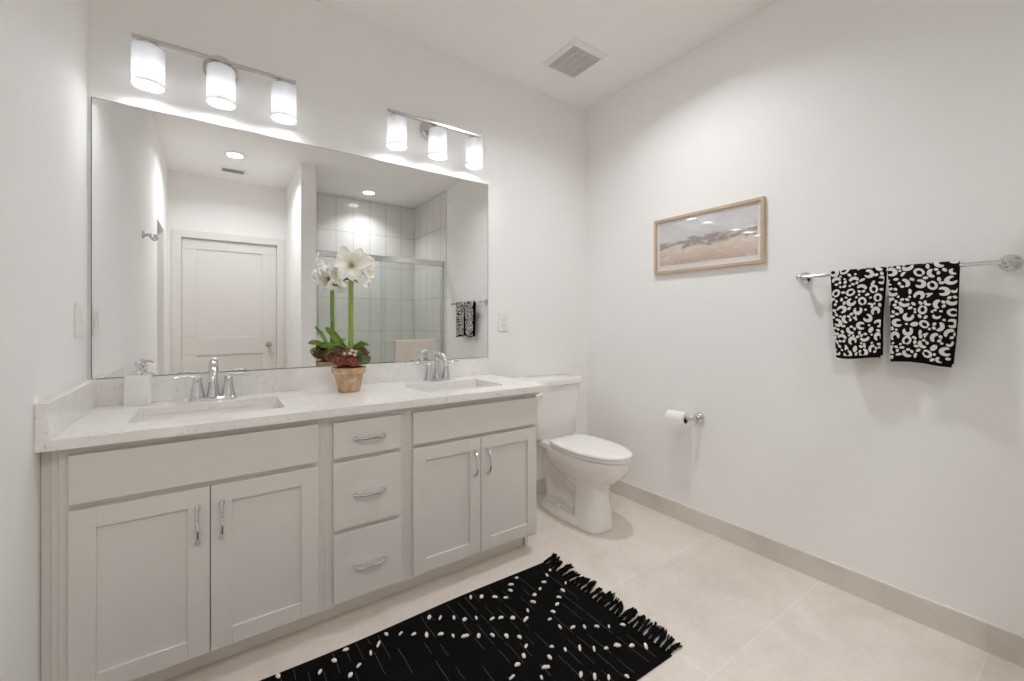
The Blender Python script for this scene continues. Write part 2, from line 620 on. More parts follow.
baseboard('baseboard_left', 'y', -0.60, OY0 + 0.002, LX, 0.010, [-1.2], 'beige tile baseboard on the left side wall')
baseboard('baseboard_partition', 'y', YF + 0.001, PY, PX0, -0.010, [], 'beige tile baseboard on the partition wall')

# panel door with casing
t = thing('door_1', (0.54, YF - 0.03, 0), 'white two-panel interior door reflected in the mirror', 'door')
t['kind'] = 'structure'
dm = MB()
fy, by = YF - 0.022, YF - 0.062
dm.box(DX0 + 0.004, by, 0.008, DX1 - 0.004, fy - 0.012, DZ - 0.004)          # core, level with the recessed panels
PXa, PXb = 0.232, 0.84
for z0, z1 in ((0.008, 0.20), (0.815, 1.007), (1.952, DZ - 0.004)):
    dm.box(DX0 + 0.004, fy - 0.012, z0, DX1 - 0.004, fy, z1)
for z0, z1 in ((0.20, 0.815), (1.007, 1.952)):
    dm.box(DX0 + 0.004, fy - 0.012, z0, PXa, fy, z1)
    dm.box(PXb, fy - 0.012, z0, DX1 - 0.004, fy, z1)
build('door_leaf', dm, 'trim', t, bevel=0.004)
k = MB().lathe([(0.032, 0.0), (0.032, 0.006), (0.014, 0.010), (0.012, 0.035), (0.026, 0.045), (0.029, 0.055), (0.022, 0.066), (0.002, 0.069)], (0.905, fy, 0.918), 'Y', 24)
build('door_knob', k, 'nickel', t)
cm = MB()
cm.box(DX0 - 0.078, YF, 0, DX0 - 0.002, YF + 0.016, DZ + 0.078).box(DX1 + 0.002, YF, 0, DX1 + 0.078, YF + 0.016, DZ + 0.078)
cm.box(DX0 - 0.002, YF, DZ + 0.002, DX1 + 0.002, YF + 0.016, DZ + 0.078)
struct('trim_2', cm, 'trim', 'white casing around the panel door', 'trim', bevel=0.003)

# ------------------------------------------------------------------ vanity cabinets
CF = -0.545      # face frame front
DF = -0.565      # door fronts
def pull(name, parent, c, vertical):
    """arched chrome pull with flared feet; c = centre on the door face"""
    L = 0.056
    mb = MB()
    pts, rad = [], []
    N = 18
    for i in range(N + 1):
        u = -1 + 2 * i / N
        out = 0.004 + 0.024 * (1 - abs(u) ** 3.0)
        pts.append((u * L, -out))
        rad.append(0.0064 + 0.0022 * abs(u) ** 4)
    path = [(c[0], c[1] + o, c[2] + a) if vertical else (c[0] + a, c[1] + o, c[2]) for a, o in pts]
    mb.tube(path, rad, 10, sx=0.75 if not vertical else 0.75, up=(0, -1, 0))
    for sgn in (-1, 1):
        q = (c[0], c[1], c[2] + sgn * L) if vertical else (c[0] + sgn * L, c[1], c[2])
        mb.lathe([(0.0085, 0), (0.0085, -0.003), (0.006, -0.007)], q, 'Y', 14)
    return build(name, mb, 'chrome', parent)

def shaker_door(name, x0, x1, z0, z1, parent, hx):
    mb = MB()
    fw = 0.057
    mb.box(x0, DF + 0.0195, z0, x1, DF + 0.0075, z1)
    mb.box(x0, DF + 0.0075, z0, x0 + fw, DF, z1).box(x1 - fw, DF + 0.0075, z0, x1, DF, z1)
    mb.box(x0 + fw, DF + 0.0075, z0, x1 - fw, DF, z0 + fw).box(x0 + fw, DF + 0.0075, z1 - fw, x1 - fw, DF, z1)
    d = build(name, mb, 'cabinet', parent, bevel=0.0012)
    pull('handle', d, (hx, DF, 0.524), True)
    return d

def carcass(x0, x1, left_end, right_end, parent, inner):
    """body box behind the face frame; inner = openings stay covered by doors"""
    mb = MB().box(x0, -0.012, 0.09, x0 + 0.015, CF + 0.019, 0.817).box(x1 - 0.015, -0.012, 0.09, x1, CF + 0.019, 0.817)
    mb.box(x0 + 0.015, -0.012, 0.09, x1 - 0.015, CF + 0.019, 0.105).box(x0 + 0.015, -0.012, 0.105, x1 - 0.015, -0.02, 0.817)
    build('body', mb, 'cabinet', parent)
    ff = MB().box(x0, CF + 0.018, 0.088, x1, CF, 0.817)
    build('face_frame', ff, 'cabinet', parent, bevel=0.001)
    tk = MB().box(x0, -0.465, 0.001, right_end, -0.448, 0.0895)
    build('toe_kick', tk, 'cabinet', parent)

A = thing('sink_cabinet', (0.38, -0.3, 0), 'pale grey sink cabinet against the left wall with two doors', 'cabinet', 'vanity sink cabinets')
carcass(0.031, 0.727, 0.031, 0.727, A, None)
build('filler_strip', MB().box(LX + 0.001, CF + 0.012, 0.001, 0.016, CF + 0.032, 0.817).box(0.016, CF + 0.005, 0.001, 0.031, CF + 0.025, 0.817), 'cabinet', A, bevel=0.001)
build('false_front', MB().box(0.054, DF, 0.656, 0.702, DF + 0.0195, 0.795), 'cabinet', A, bevel=0.0015)
shaker_door('door', 0.054, 0.3765, 0.103, 0.637, A, 0.345)
shaker_door('door', 0.3795, 0.702, 0.103, 0.637, A, 0.409)

B = thing('drawer_cabinet', (0.885, -0.3, 0), 'narrow pale grey cabinet of three drawers between the sink cabinets', 'cabinet')
carcass(0.727, 1.043, 0.727, 1.043, B, None)
for z0, z1, hz in ((0.656, 0.790, 0.722), (0.385, 0.638, 0.505), (0.108, 0.366, 0.229)):
    d = build('drawer', MB().box(0.754, DF, z0, 1.016, DF + 0.0195, z1), 'cabinet', B, bevel=0.0015)
    pull('handle', d, (0.888, DF, hz), False)

Cc = thing('sink_cabinet', (1.39, -0.3, 0), 'pale grey sink cabinet beside the toilet with two doors', 'cabinet', 'vanity sink cabinets')
carcass(1.043, 1.738, 1.043, 1.712, Cc, None)
build('side_foot', MB().box(1.715, -0.02, 0.001, 1.732, -0.478, 0.0895), 'cabinet', Cc)
build('false_front', MB().box(1.068, DF, 0.656, 1.722, DF + 0.0195, 0.790), 'cabinet', Cc, bevel=0.0015)
shaker_door('door', 1.068, 1.3935, 0.108, 0.639, Cc, 1.362)
shaker_door('door', 1.3965, 1.722, 0.108, 0.639, Cc, 1.432)

# ------------------------------------------------------------------ countertop, sinks
CT, CB = 0.849, 0.8195
t = thing('countertop', (0.89, -0.29, CB), 'white speckled quartz vanity top with low backsplash', 'countertop')
SK = [(0.386, -0.312, 0.445, 0.285), (1.386, -0.315, 0.430, 0.285)]
holes = [list(reversed(rrect(x, y, a, b, 0.022))) for x, y, a, b in SK]
build('slab', MB().plate([(LX + 0.001, -0.5865), (1.7855, -0.5865), (1.7855, -0.001), (LX + 0.001, -0.001)], holes, CB, CT), 'quartz', t, bevel=0.0015)
build('backsplash', MB().box(LX + 0.001, -0.001, CT + 0.0002, 1.7855, -0.021, CT + 0.1016), 'quartz', t, bevel=0.0012)
build('side_splash', MB().box(LX + 0.001, -0.0212, CT + 0.0002, 0.021, -0.5865, CT + 0.1016), 'quartz', t, bevel=0.0012)

def make_sink(x, y, a, b, label):
    t = thing('sink', (x, y, CB - 0.145), label, 'sink', 'undermount sinks')
    mb = MB()
    def ring(w_, h_, r, z, dy=0): return [(px, py + dy, z) for px, py in rrect(x, y, w_, h_, r)]
    z0 = CB - 0.0006
    rings = [ring(a + 0.05, b + 0.05, 0.035, z0), ring(a + 0.008, b + 0.008, 0.026, z0), ring(a + 0.004, b + 0.004, 0.028, z0 - 0.01),
             ring(a - 0.012, b - 0.012, 0.045, z0 - 0.07), ring(a - 0.04, b - 0.035, 0.07, z0 - 0.115), ring(a - 0.09, b - 0.075, 0.075, z0 - 0.13),
             ring(0.046, 0.046, 0.0228, z0 - 0.136), ring(0.044, 0.044, 0.0218, z0 - 0.145),
             ring(a - 0.05, b - 0.04, 0.08, z0 - 0.142), ring(a + 0.01, b + 0.01, 0.05, z0 - 0.08), ring(a + 0.02, b + 0.02, 0.035, z0 - 0.012), ring(a + 0.05, b + 0.05, 0.035, z0 - 0.012)]
    mb.loft(rings, loop=True)
    build('basin', mb, 'porcelain', t, smooth=60)
    build('drain', MB().lathe([(0.0225, 0), (0.0225, 0.003), (0.018, 0.004), (0.016, 0.001), (0.002, 0.002)], (x, y, z0 - 0.1355), 'Z', 24), 'chrome', t)
make_sink(*SK[0], 'rectangular white undermount sink near the soap bottle')
make_sink(*SK[1], 'rectangular white undermount sink nearest the toilet')

# ------------------------------------------------------------------ faucets
def make_faucet(loc, label):
    x, y, z = loc
    t = thing('faucet', loc, label, 'faucet', 'chrome centreset faucets')
    mb = MB()
    mb.loft([[(px, py, z + h) for px, py in rrect(x, y, 0.166 - s_, 0.056 - s_, 0.027 - s_ / 2.2, 8)] for h, s_ in ((0.0005, 0), (0.006, 0), (0.011, 0.006), (0.014, 0.016))])
    build('base_plate', mb, 'chrome', t, smooth=60)
    sp = MB()
    sp.lathe([(0.024, 0.012), (0.021, 0.03), (0.017, 0.06), (0.0155, 0.092), (0.0150, 0.108), (0.0185, 0.111), (0.0185, 0.117), (0.0165, 0.120), (0.0175, 0.136), (0.0155, 0.150), (0.010, 0.159), (0.001, 0.162)], (x, y, z), 'Z', 24)
    pts = [(x, y, z + 0.130), (x, y - 0.02, z + 0.141), (x, y - 0.045, z + 0.143), (x, y - 0.072, z + 0.135), (x, y - 0.094, z + 0.119), (x, y - 0.105, z + 0.099), (x, y - 0.108, z + 0.083)]
    sp.tube(pts, [0.012, 0.014, 0.0145, 0.0140, 0.0135, 0.0138, 0.0145], 16)
    build('spout', sp, 'chrome', t, smooth=50)
    for sg in (-1, 1):
        hb = MB().lathe([(0.0265, 0.0), (0.0265, 0.008), (0.0245, 0.018), (0.0200, 0.045), (0.0165, 0.066), (0.0148, 0.076), (0.0162, 0.079), (0.0162, 0.084), (0.0125, 0.091), (0.002, 0.096)], (x + sg * 0.053, y, z + 0.004), 'Z', 20)
        h = build('handle', hb, 'chrome', t, smooth=50)
        lv = MB()
        pp, rr = [], []
        for i in range(9):
            u = i / 8
            pp.append((x + sg * (0.053 + 0.072 * u), y - 0.006 * u, z + 0.090 + 0.008 * math.sin(u * PI * 0.9) + 0.003 * u))
            rr.append(0.0062 - 0.0012 * math.sin(u * PI) + 0.0016 * u * u)
        lv.tube(pp, rr, 12, sx=1.25)
        lv.sphere(pp[-1], 0.0072, 12, 8, (1.2, 1.2, 0.8))
        build('lever', lv, 'chrome', h, smooth=60)
    return t
make_faucet((0.385, -0.092, CT), 'chrome two-handle faucet beside the white soap bottle')
make_faucet((1.402, -0.085, CT), 'chrome two-handle faucet at the sink beside the toilet')

# ------------------------------------------------------------------ mirror
t = thing('vanity_mirror', (0.89, -0.004, 0.952), 'large frameless wall mirror above the double vanity', 'mirror')
MX0, MX1, MZ0, MZ1 = 0.004, 1.781, 0.9525, 2.028
build('glass', MB().box(MX0 + 0.003, -0.0015, MZ0 + 0.002, MX1 - 0.003, -0.006, MZ1 - 0.002), 'mirror', t, smooth=0)
e = MB()
e.box(MX0, -0.001, MZ0, MX0 + 0.003, -0.0062, MZ1).box(MX1 - 0.003, -0.001, MZ0, MX1, -0.0062, MZ1)
e.box(MX0 + 0.003, -0.001, MZ0, MX1 - 0.003, -0.0062, MZ0 + 0.002).box(MX0 + 0.003, -0.001, MZ1 - 0.002, MX1 - 0.003, -0.0062, MZ1)
build('polished_edge', e, 'mirror_edge', t, smooth=0)

# ------------------------------------------------------------------ vanity lights
def make_vanity_light(xc, label):
    zb, d = 2.263, 0.095
    t = thing('vanity_light', (xc, 0, zb), label, 'wall light', 'three-lamp vanity lights')
    build('backplate', MB().lathe([(0.064, -0.001), (0.064, -0.010), (0.058, -0.015), (0.042, -0.018), (0.018, -0.022), (0.002, -0.023)], (xc, 0, zb), 'Y', 40), 'nickel', t, smooth=40)
    build('arm', MB().lathe([(0.012, -0.022), (0.011, -0.060), (0.0095, -0.087)], (xc, 0, zb), 'Y', 20).sphere((xc, -0.040, zb), 0.017, 16, 10), 'nickel', t, smooth=60)
    build('crossbar', MB().box(xc - 0.281, -d - 0.009, zb - 0.006, xc + 0.281, -d + 0.009, zb + 0.006), 'nickel', t, bevel=0.001)
    for dx in (-0.2325, 0, 0.2325):
        x = xc + dx
        h = build('lamp_holder', MB().lathe([(0.010, 0.034), (0.010, 0.022), (0.036, 0.019), (0.040, 0.012), (0.040, 0.004), (0.020, 0.002), (0.018, -0.03), (0.002, -0.031)], (x, -d, 2.2228), 'Z', 32), 'nickel', t, smooth=40)
        sm = MB()
        R, T, z0, z1 = 0.0505, 0.0032, 2.082, 2.2325
        prof = [(R, z0 + 0.001), (R, z1 - 0.008), (R - 0.002, z1 - 0.003), (R - 0.007, z1), (0.0215, z1), (0.0215, z1 - T),
                (R - 0.008, z1 - T), (R - T - 0.001, z1 - T - 0.004), (R - T, z1 - 0.012), (R - T, z0 + 0.001), (R - T / 2, z0)]
        sm.lathe(prof, (x, -d, 0), 'Z', 48, loop=True)
        build('glass_shade', sm, 'shade', t, smooth=50)
        build('diffuser', MB().lathe([(R - T - 0.0004, z0 + 0.006), (R - T - 0.0004, z0 + 0.009), (0.001, z0 + 0.0092), (0.001, z0 + 0.0062)], (x, -d, 0), 'Z', 40, loop=True), 'diffuser', t, smooth=40)
        ld = bpy.data.lights.new('bulb_light', 'POINT')
        ld.energy = BULB_W
        ld.color = (0.925, 0.963, 1.0)
        ld.shadow_soft_size = 0.040
        lo = bpy.data.objects.new('bulb_light', ld)
        COL.objects.link(lo)
        lo.parent = t
        lo.location = Vector((x, -d, 2.128)) - Vector(t.location)
make_vanity_light(0.412, 'three-shade nickel bar light above the sink near the soap bottle')
make_vanity_light(1.399, 'three-shade nickel bar light on the toilet side of the mirror')

# ------------------------------------------------------------------ recessed downlights, vents
def make_can(x, y, label, power=1.0, spread=172):
    t = thing('recessed_downlight', (x, y, H), label, 'ceiling light', 'recessed downlights')
    build('trim_ring', MB().lathe([(0.088, -0.0005), (0.088, -0.003), (0.080, -0.006), (0.066, -0.005), (0.064, -0.0005)], (x, y, H), 'Z', 40, loop=True), 'plastic', t, smooth=50)
    build('lens', MB().lathe([(0.0635, -0.0005), (0.0635, -0.003), (0.002, -0.0035)], (x, y, H), 'Z', 40), 'can_lens', t)
    ld = bpy.data.lights.new('downlight', 'AREA')
    ld.shape = 'DISK'
    ld.size = 0.12
    ld.energy = CAN_W * power
    ld.color = (0.925, 0.963, 1.0)
    ld.spread = math.radians(spread)
    lo = bpy.data.objects.new('downlight', ld)
    COL.objects.link(lo)
    lo.parent = t
    lo.location = (0, 0, -0.0075)
make_can(0.546, -2.512, 'round recessed downlight in the ceiling before the panel door', 0.70, 150)
make_can(1.94, -0.944, 'round recessed downlight in the ceiling in front of the toilet', 0.53, 140)
make_can(1.918, -2.96, 'round recessed downlight in the ceiling over the shower', 0.40, 120)

t = thing('exhaust_fan', (2.15, -0.388, H), 'square white ceiling exhaust fan grille above the toilet', 'fan')
x0, x1, y0, y1 = 2.018, 2.282, -0.535, -0.243
m = MB()
zt, zl = H - 0.0005, H - 0.018
def rect(x0, x1, y0, y1, z): return [(x0, y0, z), (x1, y0, z), (x1, y1, z), (x0, y1, z)]
m.loft([rect(x0, x1, y0, y1, zt), rect(x0, x1, y0, y1, zt - 0.004), rect(x0 + 0.018, x1 - 0.018, y0 + 0.024, y1 - 0.024, zl), rect(x0 + 0.024, x1 - 0.024, y0 + 0.030, y1 - 0.030, zl), rect(x0 + 0.024, x1 - 0.024, y0 + 0.030, y1 - 0.030, zt)], loop=True)
build('grille_frame', m, 'plastic', t, smooth=0)
build('cavity', MB().box(x0 + 0.024, y0 + 0.030, zt, x1 - 0.024, y1 - 0.030, zt - 0.003), 'fan_dark', t, smooth=0)
m = MB()
n = 19
for i in range(n):
    y = y0 + 0.036 + (y1 - y0 - 0.072) * i / (n - 1)
    m.box(x0 + 0.024, y - 0.0022, zl + 0.001, x1 - 0.024, y + 0.0022, zl + 0.007)
for i in range(1, 4):
    x = x0 + 0.024 + (x1 - x0 - 0.048) * i / 4
    m.box(x - 0.002, y0 + 0.030, zl + 0.002, x + 0.002, y1 - 0.030, zl + 0.009)
build('louver_grille', m, 'plastic', t, smooth=0)

t = thing('ceiling_vent', (0.545, -3.01, H), 'small rectangular air vent in ceiling before the panel door', 'vent')
m = MB()
x0, x1, y0, y1 = 0.425, 0.665, -3.095, -2.925
m.loft([rect(x0, x1, y0, y1, H - 0.0005), rect(x0, x1, y0, y1, H - 0.003), rect(x0 + 0.02, x1 - 0.02, y0 + 0.02, y1 - 0.02, H - 0.008), rect(x0 + 0.026, x1 - 0.026, y0 + 0.026, y1 - 0.026, H - 0.008), rect(x0 + 0.026, x1 - 0.026, y0 + 0.026, y1 - 0.026, H - 0.0005)], loop=True)
build('frame', m, 'plastic', t, smooth=0)
build('duct_opening', MB().box(x0 + 0.026, y0 + 0.026, H - 0.0005, x1 - 0.026, y1 - 0.026, H - 0.002), 'dark', t, smooth=0)
m = MB()
for i in range(5):
    y = y0 + 0.043 + i * 0.021
    m.box(x0 + 0.026, y - 0.0012, H - 0.0045, x1 - 0.026, y + 0.0012, H - 0.0075)
build('louver', m, 'plastic', t, smooth=0)

# ------------------------------------------------------------------ switches and outlet
def wallplate(name, c, axis, sgn, wd, ht, gangs, label, cat, outlet=False):
    """plate on a wall; axis = wall normal axis, sgn = direction into the room"""
    t = thing(name, c, label, cat)
    def bx(mb, u0, u1, z0, z1, d0, d1):
        if axis == 'x': mb.box(c[0] + sgn * d0, c[1] + u0, c[2] + z0, c[0] + sgn * d1, c[1] + u1, c[2] + z1)
        else: mb.box(c[0] + u0, c[1] + sgn * d0, c[2] + z0, c[0] + u1, c[1] + sgn * d1, c[2] + z1)
        return mb
    build('cover_plate', bx(MB(), -wd / 2, wd / 2, -ht / 2, ht / 2, 0.0005, 0.006), 'plastic', t, bevel=0.002)
    for g in range(gangs):
        u = (g - (gangs - 1) / 2) * 0.046
        if outlet:
            s_ = bx(MB(), u - 0.0165, u + 0.0165, -0.033, 0.033, 0.006, 0.0085)
            s_.mat = 1
            for zz in (-0.018, 0.018):
                bx(s_, u - 0.0075, u - 0.0055, zz - 0.004, zz + 0.004, 0.0080, 0.0088)
                bx(s_, u + 0.0055, u + 0.0075, zz - 0.004, zz + 0.004, 0.0080, 0.0088)
                bx(s_, u - 0.002, u + 0.002, zz - 0.011, zz - 0.0075, 0.0080, 0.0088)
            build('receptacle', s_, ['plastic', 'dark'], t, smooth=0)
        else:
            r = bx(MB(), u - 0.0165, u + 0.0165, -0.033, 0.0, 0.006, 0.0095)
            bx(r, u - 0.0165, u + 0.0165, 0.0, 0.033, 0.006, 0.0080)
            build('rocker', r, 'plastic', t, bevel=0.001)
wallplate('light_switch', (LX, -0.127, 1.176), 'x', 1, 0.115, 0.118, 2, 'white double rocker switch plate on the left wall beside the mirror', 'switch')
wallplate('power_outlet', (1.897, 0, 1.17), 'y', -1, 0.074, 0.117, 1, 'white power outlet on the wall between mirror and toilet tank', 'outlet', True)
wallplate('light_switch', (PX0, -2.98, 1.145), 'x', -1, 0.074, 0.117, 1, 'white single switch plate on the partition beside the panel door', 'switch')

# ------------------------------------------------------------------ robe hook on the left wall (seen in the mirror)
HKY, HKZ = -1.50, 1.757
t = thing('robe_hook', (LX, HKY, HKZ), 'chrome double robe hook on the left wall seen in mirror', 'hook')
build('flange', MB().lathe([(0.027, 0.0005), (0.027, 0.006), (0.021, 0.012), (0.013, 0.018), (0.010, 0.034), (0.012, 0.042), (0.008, 0.048)], (LX, HKY, HKZ), 'X', 24), 'chrome', t, smooth=50)
for s_ in (-1, 1):
    p = []
    for i in range(13):
        u = i / 12
        p.append((LX + 0.036 + 0.035 * u, HKY + s_ * (0.006 + 0.050 * u), HKZ - 0.030 * math.sin(u * PI * 0.85) + 0.004 * u))
    hk = MB().tube(p, 0.0062, 12)
    hk.sphere(p[-1], 0.0105)
    build('prong', hk, 'chrome', t, smooth=60)

# ------------------------------------------------------------------ sliding shower door
t = thing('sliding_shower_door', (1.93, PY - 0.04, 0.11), 'sliding glass shower door in chrome frame seen in the mirror', 'shower door')
SX0, SX1, SY = PX1 + 0.0095, W - 0.0115, PY - 0.045
build('header_rail', MB().box(SX0, SY - 0.03, 1.838, SX1, SY + 0.03, 1.898), 'chrome', t, bevel=0.004)
build('bottom_track', MB().box(SX0, SY - 0.03, 0.1105, SX1, SY + 0.03, 0.135), 'chrome', t, bevel=0.003)
for x in (SX0, SX1 - 0.022):
    build('side_jamb', MB().box(x, SY - 0.025, 0.1355, x + 0.022, SY + 0.025, 1.8375), 'chrome', t, bevel=0.002)
g1 = build('glass_panel', MB().box(1.8835, SY + 0.008, 0.15, SX1 - 0.024, SY + 0.014, 1.8375), 'shower_glass', t, smooth=0)
build('edge_strip', MB().box(1.879, SY + 0.006, 0.15, 1.8833, SY + 0.016, 1.8375), 'nickel', g1, smooth=0)
g2 = build('glass_panel', MB().box(SX0 + 0.024, SY - 0.014, 0.15, 1.93, SY - 0.008, 1.8375), 'shower_glass', t, smooth=0)
BX0, BX1, BZ, BY = SX1 - 0.725, SX1 - 0.055, 0.955, SY + 0.062
mb = MB().tube([(BX0, BY, BZ), (BX1, BY, BZ)], 0.009, 16)
for x in (BX0 + 0.03, BX1 - 0.03):
    mb.lathe([(0.012, SY + 0.0145), (0.012, SY + 0.020), (0.008, SY + 0.024), (0.008, BY)], (x, 0, BZ), 'Y', 14)
build('towel_bar', mb, 'chrome', t, smooth=50)

# ------------------------------------------------------------------ towels
def towel_surface(axis, c_bar, hang, r, front_len, back_len, half_w, taper, wave, seed):
    """returns S(u, s): u in -1..1 across, s arclength from the top along the front (>0) or the back (<0)"""
    rnd = random.Random(seed)
    ph = rnd.random() * 6
    def f(u, s):
        arc = r * PI / 2
        if abs(s) <= arc:
            a = s / r
            o, z = r * math.sin(a), r * math.cos(a)
            drop = 0
        else:
            drop = abs(s) - arc
            o, z = math.copysign(r, s), -drop
        L = (front_len if s > 0 else back_len)
        q = drop / L
        wv = wave * q * (math.sin(u * 3.1 + ph) * 0.7 + math.sin(u * 6.3 + 2 * ph) * 0.3)
        if s > 0: o += max(wv, -0.4 * r) + 0.004 * q
        else: o += min(wv, 0.4 * r) * 0.3
        across = u * half_w * (1 - taper * q) + 0.004 * q * math.sin(q * 5 + ph)
        zz = z - 0.006 * q * q * math.sin(u * 2 + ph)
        if axis == 'x':      # bar runs along y, front faces -x
            return Vector((c_bar[0] - o, c_bar[1] - across, c_bar[2] + zz))
        return Vector((c_bar[0] + across, c_bar[1] + o, c_bar[2] + zz))   # bar along x, front faces +y
    return f

def towel_mesh(f, front_len, back_len, r, nu=18, ns=64, thick=0.007):
    s0, s1 = -(back_len + r * PI / 2), front_len + r * PI / 2
    def nrm(u, s):
        du = f(u + 0.01, s) - f(u - 0.01, s)
        ds = f(u, s + 0.001) - f(u, s - 0.001)
        n_ = du.cross(ds)
        return n_.normalized()
    sgn = None
    top = nrm(0, 0)
    sgn = 1 if top.z > 0 else -1
    out, inn = [], []
    for i in range(ns + 1):
        s = s0 + (s1 - s0) * i / ns
        ro, ri = [], []
        for j in range(nu + 1):
            u = -1 + 2 * j / nu
            p, n_ = f(u, s), nrm(u, s) * sgn
            e = min(1.0, (1 - abs(u)) * 9 + 0.45, (min(s - s0, s1 - s) / 0.008) + 0.45)
            ro.append(p + n_ * (thick / 2) * e)
            ri.append(p - n_ * (thick / 2) * e)
        out.append(ro + list(reversed(ri)))
    return MB().loft(out), (lambda u, s, h: f(u, s) + nrm(u, s) * sgn * (thick / 2 + h))

def leopard(rnd, wd, s0, s1):
    """spots in (across, along) metres: list of (kind, x, y, size, angle)"""
    out = []
    def place(n, R, kinds, gap):
        for _ in range(n):
            x, y = rnd.uniform(-wd + R * 0.2, wd - R * 0.2), rnd.uniform(s0, s1)
            if all((x - q[1]) ** 2 + (y - q[2]) ** 2 > (R + q[3] + gap) ** 2 for q in out):
                out.append((rnd.choice(kinds), x, y, R, rnd.uniform(0, 2 * PI)))
    place(1500, 0.0185, ['C', 'C', 'ring', 'Cdots', 'Cdots'], -0.0005)
    place(2000, 0.0130, ['oval', 'V', 'smallC', 'bean', 'bean'], -0.001)
    place(2000, 0.0080, ['oval'], -0.0008)
    place(1200, 0.0048, ['dot'], 0.0002)
    return out

def spots_mesh(spots, put, half_w, lim0, lim1):
    mb = MB()
    rnd = random.Random(5)
    def emit(poly_rows):      # list of rows (strip) of (x, y)
        rows = []
        for row in poly_rows:
            rows.append([put(max(-1, min(1, x / half_w)), max(lim0, min(lim1, y)), 0.0014) for x, y in row])
        low = [[put(max(-1, min(1, x / half_w)), max(lim0, min(lim1, y)), -0.0012) for x, y in row] for row in poly_rows]
        ring = lambda hi, lo: [hi[0], hi[1], lo[1], lo[0]]
        mb.loft([ring(h, l_) for h, l_ in zip(rows, low)])
    def arc(x, y, r, a0, a1, w0, sq, rot, n=12, taper=True):
        rows = []
        for i in range(n + 1):
            u = i / n
            a = a0 + (a1 - a0) * u
            ww = w0 * (math.sqrt(max(0.0, 1 - (2 * u - 1) ** 6)) * 0.85 + 0.15) * (1 if not taper else (0.8 + 0.45 * math.sin(PI * u)))
            pr = []
            for q in (r - ww / 2, r + ww / 2):
                px, py = q * math.cos(a), q * math.sin(a) * sq
                pr.append((x + px * math.cos(rot) - py * math.sin(rot), y + px * math.sin(rot) + py * math.cos(rot)))
            rows.append(pr)
        emit(rows)
    def blob(x, y, a, b, rot, n=8):
        rows = []
        for i in range(n + 1):
            u = -1 + 2 * i / n
            h = b * math.sqrt(max(0.02, 1 - u * u))
            pr = []
            for q in (-h, h):
                px, py = a * u, q
                pr.append((x + px * math.cos(rot) - py * math.sin(rot), y + px * math.sin(rot) + py * math.cos(rot)))
            rows.append(pr)
        emit(rows)
    for k, x, y, R, a in spots:
        if k == 'C': arc(x, y, R * 0.72, 0.4, 5.3, R * 0.62, 0.85, a)
        elif k == 'ring': arc(x, y, R * 0.72, 0, 2 * PI, R * 0.5, 0.8, a, 18, False)
        elif k == 'Cdots':
            arc(x, y, R * 0.72, 0.2, 3.4, R * 0.6, 0.9, a)
            for b_ in (4.1, 5.3):
                blob(x + R * 0.7 * math.cos(b_ + a), y + R * 0.7 * math.sin(b_ + a), R * 0.36, R * 0.27, a + b_ + PI / 2)
        elif k == 'smallC': arc(x, y, R * 0.7, 0.3, 3.9, R * 0.62, 0.9, a)
        elif k == 'bean': arc(x, y + R * 0.1, R * 0.75, 0.6, 2.7, R * 0.75, 0.8, a)
        elif k == 'V':
            for d_ in (-0.42, 0.42):
                blob(x + R * 0.3 * math.cos(a + d_), y + R * 0.45 * math.sin(a + d_), R * 0.85, R * 0.27, a + d_)
        elif k == 'oval': blob(x, y, R * 1.0, R * 0.66, a)
        else: blob(x, y, R, R * 0.85, a)
    return mb

TBZ, TBX, TR = 1.3745, W - 0.066, 0.0135
def leopard_towel(yc, half_w, fl, bl, taper, seed, label):
    f = towel_surface('x', (TBX, yc, TBZ), None, TR, fl, bl, half_w, taper, 0.012, seed)
    t = thing('hand_towel', (TBX, yc, TBZ - fl), label, 'towel', 'leopard hand towels on the bar')
    mb, put = towel_mesh(f, fl, bl, TR)
    build('cloth', mb, 'towel_black', t, smooth=70)
    rnd = random.Random(seed)
    arc_ = TR * PI / 2
    sp = leopard(rnd, half_w - 0.003, -(bl - 0.02), fl + arc_ - 0.018)
    build('leopard_spots', spots_mesh(sp, put, half_w, -(bl + arc_), fl + arc_ - 0.012), 'towel_white', t, smooth=0)
    hm = MB()
    rows = []
    for j in range(13):
        u = -0.985 + 1.97 * j / 12
        rows.append([put(u, fl + arc_ - 0.011, 0.002), put(u, fl + arc_ - 0.002, 0.002), put(u, fl + arc_ - 0.002, -0.008), put(u, fl + arc_ - 0.011, -0.008)])
    build('hem', hm.loft(rows), 'towel_black', t, smooth=0)
leopard_towel(-1.633, 0.0905, 0.352, 0.345, 0.20, 11, 'leopard print hand towel on the bar, the one nearer the picture')
leopard_towel(-1.829, 0.097, 0.362, 0.352, 0.13, 23, 'leopard print hand towel on the bar, farther from the picture')

t = thing('towel_bar', (W, -1.728, TBZ), 'chrome wall towel bar holding two leopard print towels', 'towel bar')
build('rod', MB().tube([(TBX, -1.405, TBZ), (TBX, -2.052, TBZ)], 0.0075, 16), 'chrome', t, smooth=60)
for y in (-1.418, -2.040):
    build('bracket', MB().lathe([(0.029, -0.0005), (0.029, -0.006), (0.025, -0.013), (0.016, -0.018), (0.011, -0.026), (0.0105, -0.052), (0.0135, -0.058), (0.0145, -0.066), (0.0135, -0.074), (0.009, -0.080), (0.001, -0.082)], (W, y, TBZ), 'X', 28), 'chrome', t, smooth=50)

